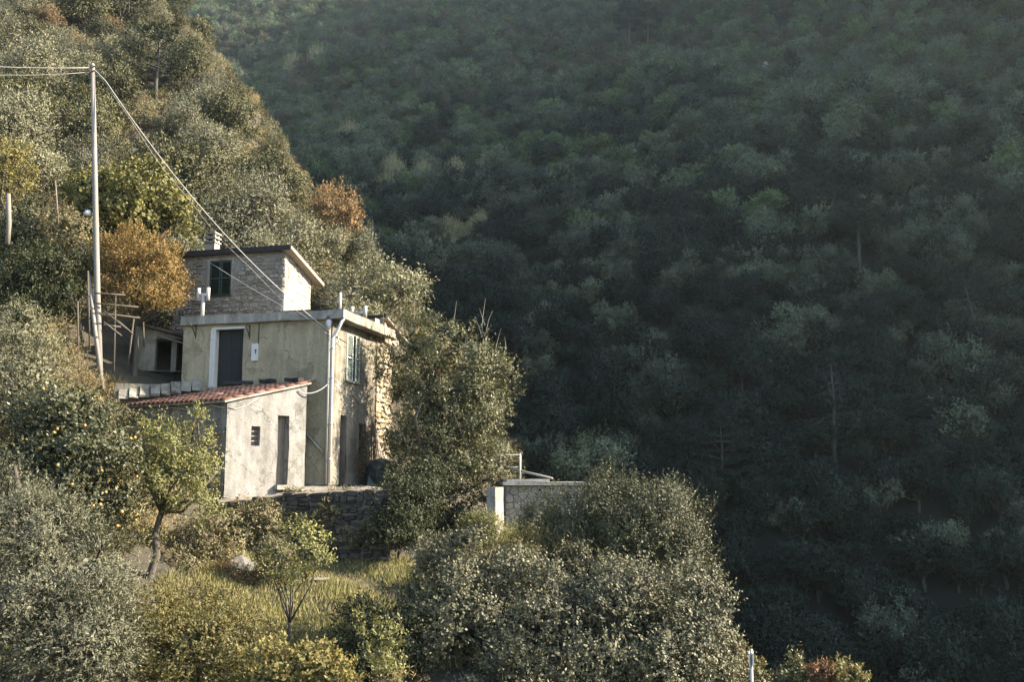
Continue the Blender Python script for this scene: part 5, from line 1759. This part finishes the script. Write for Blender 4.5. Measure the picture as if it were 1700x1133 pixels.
# ------------------------------------------------------------------ the shaded wood on the far hillside
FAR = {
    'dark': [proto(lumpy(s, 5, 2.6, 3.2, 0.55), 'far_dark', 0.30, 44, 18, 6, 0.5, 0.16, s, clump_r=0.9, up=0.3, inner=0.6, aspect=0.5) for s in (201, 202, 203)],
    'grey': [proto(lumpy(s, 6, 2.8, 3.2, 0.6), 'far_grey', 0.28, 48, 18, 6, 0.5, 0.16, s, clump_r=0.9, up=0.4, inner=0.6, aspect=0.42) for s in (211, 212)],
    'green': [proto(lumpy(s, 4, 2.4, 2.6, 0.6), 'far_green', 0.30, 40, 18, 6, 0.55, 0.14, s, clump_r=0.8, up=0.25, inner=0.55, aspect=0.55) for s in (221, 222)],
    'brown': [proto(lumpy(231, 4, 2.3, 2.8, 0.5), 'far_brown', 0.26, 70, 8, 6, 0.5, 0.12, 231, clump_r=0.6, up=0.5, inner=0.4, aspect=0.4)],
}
FAR_TEXT = {
    'dark': ('evergreen_tree', 'dark evergreen tree in the shaded wood across the ravine', 'dark evergreens across the ravine'),
    'grey': ('grey_tree', 'grey-green bushy tree in the shaded wood across the ravine', 'grey-green trees across the ravine'),
    'green': ('green_tree', 'mid-green spreading tree in the shaded wood across the ravine', 'mid-green trees across the ravine'),
    'brown': ('thin_tree', 'thin brownish tree in the shaded wood across the ravine', 'thin brownish trees across the ravine'),
}


def hz(x, y):
    return float(hill(np.array([x]), np.array([y]))[0])


def far_spot(px, py):
    """Where the sight line meets the far hillside."""
    d = ray(px, py)
    for t in np.arange(70, 420, 0.5):
        p = d * (t / d.y)
        if p.z < hz(p.x, p.y):
            return V((p.x, p.y, hz(p.x, p.y) - 0.2))
    return d * 300


far_taken = []


def far_conifer(label, px, py, h_px, **kw):
    p = far_spot(px, py)
    far_taken.append((p.x, p.y, 1.6))
    return conifer(kw.pop('name', 'pine_tree'), label, p, h_px * p.y / F_PX, 'far_dark', **kw)


far_conifer('bare dead conifer with whorled grey branches in the shaded ravine wood', 1388, 790, 185, name='dead_conifer', bare_to=0.12, whorls=17, blen=3.4, seed=51, dead=True, bark='bark_far', flat=0.2)
far_conifer('pine with tall bare pale trunk above the dead conifer', 1430, 475, 150, bare_to=0.62, whorls=7, blen=4.2, seed=52, bark='bark_far', leaf=0.4, dens=2.2)
far_conifer('leaning thin pine with bare trunk near the picture edge across the ravine', 1636, 610, 165, bare_to=0.5, whorls=8, blen=3.0, seed=53, bark='bark_far', leaf=0.35, lean=(-2.2, 0), dens=0.6)
far_conifer('first of two tall pines side by side high on the far hillside', 1045, 108, 120, bare_to=0.55, whorls=6, blen=5.0, seed=54, bark='bark_far', leaf=0.5, flat=0.7, dens=2.2)
far_conifer('second of two tall pines side by side high on the far hillside', 1075, 100, 105, bare_to=0.55, whorls=6, blen=4.4, seed=55, bark='bark_far', leaf=0.5, flat=0.7, dens=2.2)
far_conifer('short pale-trunked pine on the far hillside right of the reeds', 706, 262, 62, bare_to=0.4, whorls=5, blen=4.6, seed=56, bark='bark_far', leaf=0.45, dens=2.2)
far_conifer('dark layered pine in the ravine below the leaning dead wood', 1200, 850, 150, bare_to=0.15, whorls=11, blen=4.6, seed=57, leaf=0.32, dens=2.2)
far_conifer('lone pine trunk at the upper picture corner on the far hillside', 1634, 55, 80, bare_to=0.5, whorls=5, blen=4.0, seed=58, bark='bark_far', leaf=0.5, dens=2.2)
far_conifer('leafless grey tree on the hazy upper part of the far hillside', 1534, 140, 60, name='bare_tree', bare_to=0.2, whorls=6, blen=3.6, seed=59, dead=True, bark='bark_far', flat=0.9)
far_conifer('pine with thin bare trunk below the lone corner pine', 1555, 295, 70, bare_to=0.5, whorls=5, blen=3.4, seed=60, bark='bark_far', leaf=0.45, dens=2.2)
far_conifer('twisted leafless tree halfway down the far hillside', 1500, 590, 70, name='bare_tree', bare_to=0.25, whorls=5, blen=2.2, seed=62, dead=True, bark='bark_far', flat=0.9)


def canes(label, px, py, w_px, h_px, n, seed):
    r = np.random.default_rng(seed)
    c = far_spot(px, py)
    s_ = c.y / F_PX
    wx, hh = w_px * s_, h_px * s_
    far_taken.append((c.x, c.y, wx * 0.5))
    x = c.x + r.uniform(-wx / 2, wx / 2, n)
    y = c.y + r.uniform(-1.6, 1.6, n)
    P_ = np.c_[x, y, hill(x, y) - 0.1]
    D_ = unit(np.c_[r.normal(size=(n, 2)) * 0.12, np.ones(n)])
    L_ = hh * r.uniform(0.5, 1.15, n) * (0.8 + 0.3 * np.sin(x * 0.9))
    v1 = leaf_quads(P_, D_, L_, np.full(n, 0.17), r)
    t = r.uniform(0.4, 1.0, (n, 5))
    P2 = (P_[:, None] + D_[:, None] * (L_[:, None] * t)[..., None]).reshape(-1, 3)
    D2 = unit(np.array([0, 0, 0.5]) + r.normal(size=P2.shape) * 0.6)
    v2 = leaf_quads(P2, D2, r.uniform(0.4, 0.9, len(P2)), np.full(len(P2), 0.09), r)
    o = link('cane_thicket', quads_mesh('cane_thicket', np.concatenate([v1, v2]) - np.array(c), LM['cane']), None, c)
    return tag(o, label, 'canes')


canes('long pale thicket of upright canes in the middle of the far hillside', 745, 312, 130, 48, 1800, 1)
canes('pale cane clump at the near end of the long cane thicket', 645, 312, 60, 52, 840, 2)
canes('pale cane clump high on the far hillside near the sunlit slope', 505, 120, 70, 42, 840, 3)
canes('small cane clump between sunlit slope and long cane thicket', 580, 240, 60, 42, 720, 4)
canes('scattered canes below the long cane thicket', 765, 398, 80, 42, 760, 5)
canes('thin cane patch lowest on the far hillside beside the sunlit slope', 735, 440, 60, 40, 520, 6)
canes('cane patch right of the middle of the far hillside', 1160, 268, 60, 32, 520, 7)
# white streak and rocks
wp = far_spot(1268, 150)
far_taken.append((wp.x, wp.y, 2.0))
mb = MB()
for k in range(4):
    mb.box(wp + V((random.uniform(-0.4, 0.4), -2.0, 3.4 + k * 0.75)), 1.1 - 0.2 * k, 0.5, 0.9, jit=0.16)
tag(mb.build('pale_rock', M['whitewash']), 'small pale rock outcrop showing between trees high on the far hillside', 'rock')
rockm = M['stone_dry']
for (px, py, w, lb) in ((1450, 1085, 1.7, 'grey boulder in the dark ravine bottom beyond the marker post'),):
    c = far_spot(px, py)
    far_taken.append((c.x, c.y, 1.6))
    bm = bmesh.new()
    bmesh.ops.create_icosphere(bm, subdivisions=3, radius=1)
    for v in bm.verts:
        q = v.co.copy()
        v.co = V((q.x * w, q.y * w * 0.7, q.z * w * 0.42)) * (1 + 0.16 * math.sin(5 * q.x + 3 * q.z) + 0.1 * math.sin(9 * q.y + 4 * q.x))
    me = bpy.data.meshes.new('boulder')
    bm.to_mesh(me)
    bm.free()
    me.materials.append(rockm)
    tag(link('boulder', me, None, c + V((0, -2, 1.2))), lb, 'boulder')

rng = np.random.default_rng(99)
spots = []
for gy in np.arange(64, 425, 3.1):
    for gx in np.arange(-150, 250, 3.1):
        x, y = gx + rng.uniform(-1.8, 1.8), gy + rng.uniform(-1.8, 1.8)
        spots.append((x, y))
sp = np.array(spots)
z_h = hill(sp[:, 0], sp[:, 1])
near = ground(sp[:, 0], sp[:, 1])
inside = (sp[:, 0] > -90) & (sp[:, 0] < 62) & (sp[:, 1] < 170)
ok = ~(inside & (near > z_h + 1.5)) & (z_h > -43)
wood = []
patch = wav(sp[:, 0], sp[:, 1], 0.06, 3.0)
for i in np.where(ok)[0]:
    x, y, z = sp[i, 0], sp[i, 1], z_h[i]
    if not in_view((x, y, z + 3), 220, 160):
        continue
    if any((x - a) ** 2 + (y - c) ** 2 < q * q for a, c, q in far_taken):
        continue
    w = rng.random() * 0.8 + 0.15 * patch[i] + min(max((z - 18) / 90.0, 0.0), 1.0) * 0.72 - 0.28  # higher trees draw paler kinds, so colour stands in for haze and shade
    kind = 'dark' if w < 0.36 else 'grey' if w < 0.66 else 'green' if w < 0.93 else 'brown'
    sc = rng.uniform(0.68, 1.32)
    wood.append((y, x, z, kind, int(rng.integers(len(FAR[kind]))), sc, sc * rng.uniform(0.8, 1.35), rng.uniform(0, 6.28)))
# trees on the near bank that falls into the ravine, out of the sun
for gy in np.arange(52, 130, 3.5):
    for gx in np.arange(-20, 62, 3.5):
        x, y = gx + rng.uniform(-1.6, 1.6), gy + rng.uniform(-1.6, 1.6)
        z = gz(x, y)
        if z < hz(x, y) - 1 or right_of_crest(np.array(x), np.array(y)) < 9 or x < 7:
            continue
        if y / max(x, 1) < 1.2 or z > -8:
            continue
        kind = ('dark', 'dark', 'dark', 'dark', 'dark', 'dark', 'grey')[int(rng.integers(7))]
        sc = rng.uniform(0.6, 1.0)
        wood.append((y, x, z, kind, int(rng.integers(len(FAR[kind]))), sc, sc, rng.uniform(0, 6.28)))
wood.sort(key=lambda t: t[0])
N_SINGLE = 290
seen = [w for w in wood if in_view((w[1], w[0], w[2] + 3), 0, 0)]
single = set(id(w) for w in seen[:N_SINGLE])
crowd = []
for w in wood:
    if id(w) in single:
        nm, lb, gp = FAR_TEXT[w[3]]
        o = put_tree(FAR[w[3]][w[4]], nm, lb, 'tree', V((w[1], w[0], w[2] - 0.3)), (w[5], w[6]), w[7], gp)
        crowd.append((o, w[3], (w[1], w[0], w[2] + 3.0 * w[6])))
name_by_place(crowd, [('dead conifer', 1388, 700), ('tall bare-trunked pine', 1428, 400), ('leaning thin pine', 1620, 530), ('stone hut railing', 872, 775), ('round bush', 1045, 880), ('marker post', 1247, 1090), ('ivy mound', 1000, 1000), ('grey boulder', 1450, 1085), ('dark layered pine', 1200, 790), ('tall leafy tree', 750, 640), ('twisted leafless tree', 1500, 555)],
              {'dark': 'shaded dark evergreen', 'grey': 'shaded grey-green tree', 'green': 'shaded mid-green tree', 'brown': 'shaded thin brownish tree'})


def mass(name, label, cat, protos, pts, idx, scl, rot):
    """One object: a cloud of points that carries a tree of the given kinds on every point (geometry nodes)."""
    col = bpy.data.collections.new(name + '_kinds')
    for i, (cm, tm_) in enumerate(protos):
        o = bpy.data.objects.new('kind_%02d' % i, cm)
        col.objects.link(o)
    me = bpy.data.meshes.new(name)
    me.vertices.add(len(pts))
    me.vertices.foreach_set('co', np.asarray(pts, dtype=np.float32).ravel())
    for nm, ty, dat, key in (('kind_index', 'INT', np.asarray(idx, dtype=np.int32), 'value'), ('tree_scale', 'FLOAT_VECTOR', np.asarray(scl, dtype=np.float32).ravel(), 'vector'), ('tree_turn', 'FLOAT_VECTOR', np.asarray(rot, dtype=np.float32).ravel(), 'vector')):
        at = me.attributes.new(nm, ty, 'POINT')
        at.data.foreach_set(key, dat)
    ng = bpy.data.node_groups.new(name + '_nodes', 'GeometryNodeTree')
    ng.interface.new_socket('Geometry', in_out='INPUT', socket_type='NodeSocketGeometry')
    ng.interface.new_socket('Geometry', in_out='OUTPUT', socket_type='NodeSocketGeometry')
    N, Lk = ng.nodes, ng.links
    gi, go = N.new('NodeGroupInput'), N.new('NodeGroupOutput')
    ci = N.new('GeometryNodeCollectionInfo')
    ci.inputs['Collection'].default_value = col
    ci.inputs['Separate Children'].default_value = True
    ci.inputs['Reset Children'].default_value = True
    ip = N.new('GeometryNodeInstanceOnPoints')
    ip.inputs['Pick Instance'].default_value = True

    def att(nm, ty):
        a = N.new('GeometryNodeInputNamedAttribute')
        a.data_type = ty
        a.inputs['Name'].default_value = nm
        return a.outputs['Attribute']
    Lk.new(gi.outputs[0], ip.inputs['Points'])
    Lk.new(ci.outputs[0], ip.inputs['Instance'])
    Lk.new(att('kind_index', 'INT'), ip.inputs['Instance Index'])
    Lk.new(att('tree_turn', 'FLOAT_VECTOR'), ip.inputs['Rotation'])
    Lk.new(att('tree_scale', 'FLOAT_VECTOR'), ip.inputs['Scale'])
    Lk.new(ip.outputs[0], go.inputs[0])
    o = link(name, me)
    md = o.modifiers.new('trees', 'NODES')
    md.node_group = ng
    return stuff(o, label, cat)


allp, off = [], {}
for k, v in FAR.items():
    off[k] = len(allp)
    allp += v
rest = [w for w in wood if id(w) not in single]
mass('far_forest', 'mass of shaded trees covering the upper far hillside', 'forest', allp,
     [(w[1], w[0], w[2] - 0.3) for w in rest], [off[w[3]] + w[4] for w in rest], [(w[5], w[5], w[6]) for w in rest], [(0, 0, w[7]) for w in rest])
# undergrowth below the trees
UND = [proto([(0, 0, 0.5, 1.0, 1.0, 0.6), (0.7, 0.3, 0.4, 0.7, 0.7, 0.5)], m, 0.13, 40, 9, 6, 0.3, 0.03, s, clump_r=0.3, up=0.4, inner=0.4, aspect=a) for s, m, a in ((301, 'bramble', 0.5), (302, 'oak', 0.5), (303, 'dry_grass', 0.15), (304, 'olive', 0.35))]
up_, ui, us_, ur = [], [], [], []
for gy in np.arange(38.5, 150, 1.75):
    for gx in np.arange(-88, 3, 1.75):
        x, y = gx + rng.uniform(-0.7, 0.7), gy + rng.uniform(-0.7, 0.7)
        if (x > -13.2 and y < 47) or (x > -16.0 and y < 42) or right_of_crest(np.array(x), np.array(y)) > 10:
            continue
        if not in_view((x, y, gz(x, y) + 1), 60, 60):
            continue
        up_.append((x, y, gz(x, y) - 0.1))
        ui.append(int(rng.choice(4, p=(0.4, 0.25, 0.15, 0.2))))
        q = rng.uniform(0.6, 1.3)
        us_.append((q, q, q))
        ur.append((0, 0, rng.uniform(0, 6.28)))
mass('undergrowth', 'scrub covering the ground between the trees of the sunlit slope', 'scrub', UND, up_, ui, us_, ur)
up_, ui, us_, ur = [], [], [], []
for gy in np.arange(13, 38, 1.15):
    for gx in np.arange(-22, 12, 1.15):
        x, y = gx + rng.uniform(-0.5, 0.5), gy + rng.uniform(-0.5, 0.5)
        mead = -10.6 < x < -1.0 and 22.6 < y < 40
        if mead or (x > -13.0 and y > 31.2 and x < -2) or (x > -2 and y > 31.5) or (-16.5 < x < -11 and 31 < y < 38 and rng.random() < 0.75):
            continue
        z = gz(x, y)
        up_.append((x, y, z - 0.1))
        ui.append(int(rng.choice(4, p=(0.5, 0.2, 0.1, 0.2))))
        q = rng.uniform(0.45, 0.8)
        us_.append((q, q, q))
        ur.append((0, 0, rng.uniform(0, 6.28)))
mass('garden_scrub', 'low scrub and brambles covering the banks around the garden', 'scrub', UND, up_, ui, us_, ur)

# ------------------------------------------------------------------ haze
hz_box = MB().box(V((0, 222, (-44 + 340) / 2)), 664, 640, 384)
hm = bpy.data.materials.new('haze')
hm.use_nodes = True
hm.node_tree.nodes.clear()
ho = hm.node_tree.nodes.new('ShaderNodeOutputMaterial')
pv = hm.node_tree.nodes.new('ShaderNodeVolumePrincipled')
pv.inputs['Color'].default_value = (0.84, 0.98, 0.94, 1)
pv.inputs['Density'].default_value = HAZE_DENSITY
pv.inputs['Anisotropy'].default_value = 0.65
hm.node_tree.links.new(pv.outputs[0], ho.inputs['Volume'])
stuff(hz_box.build('haze', hm), 'thin haze filling the valley air', 'haze')
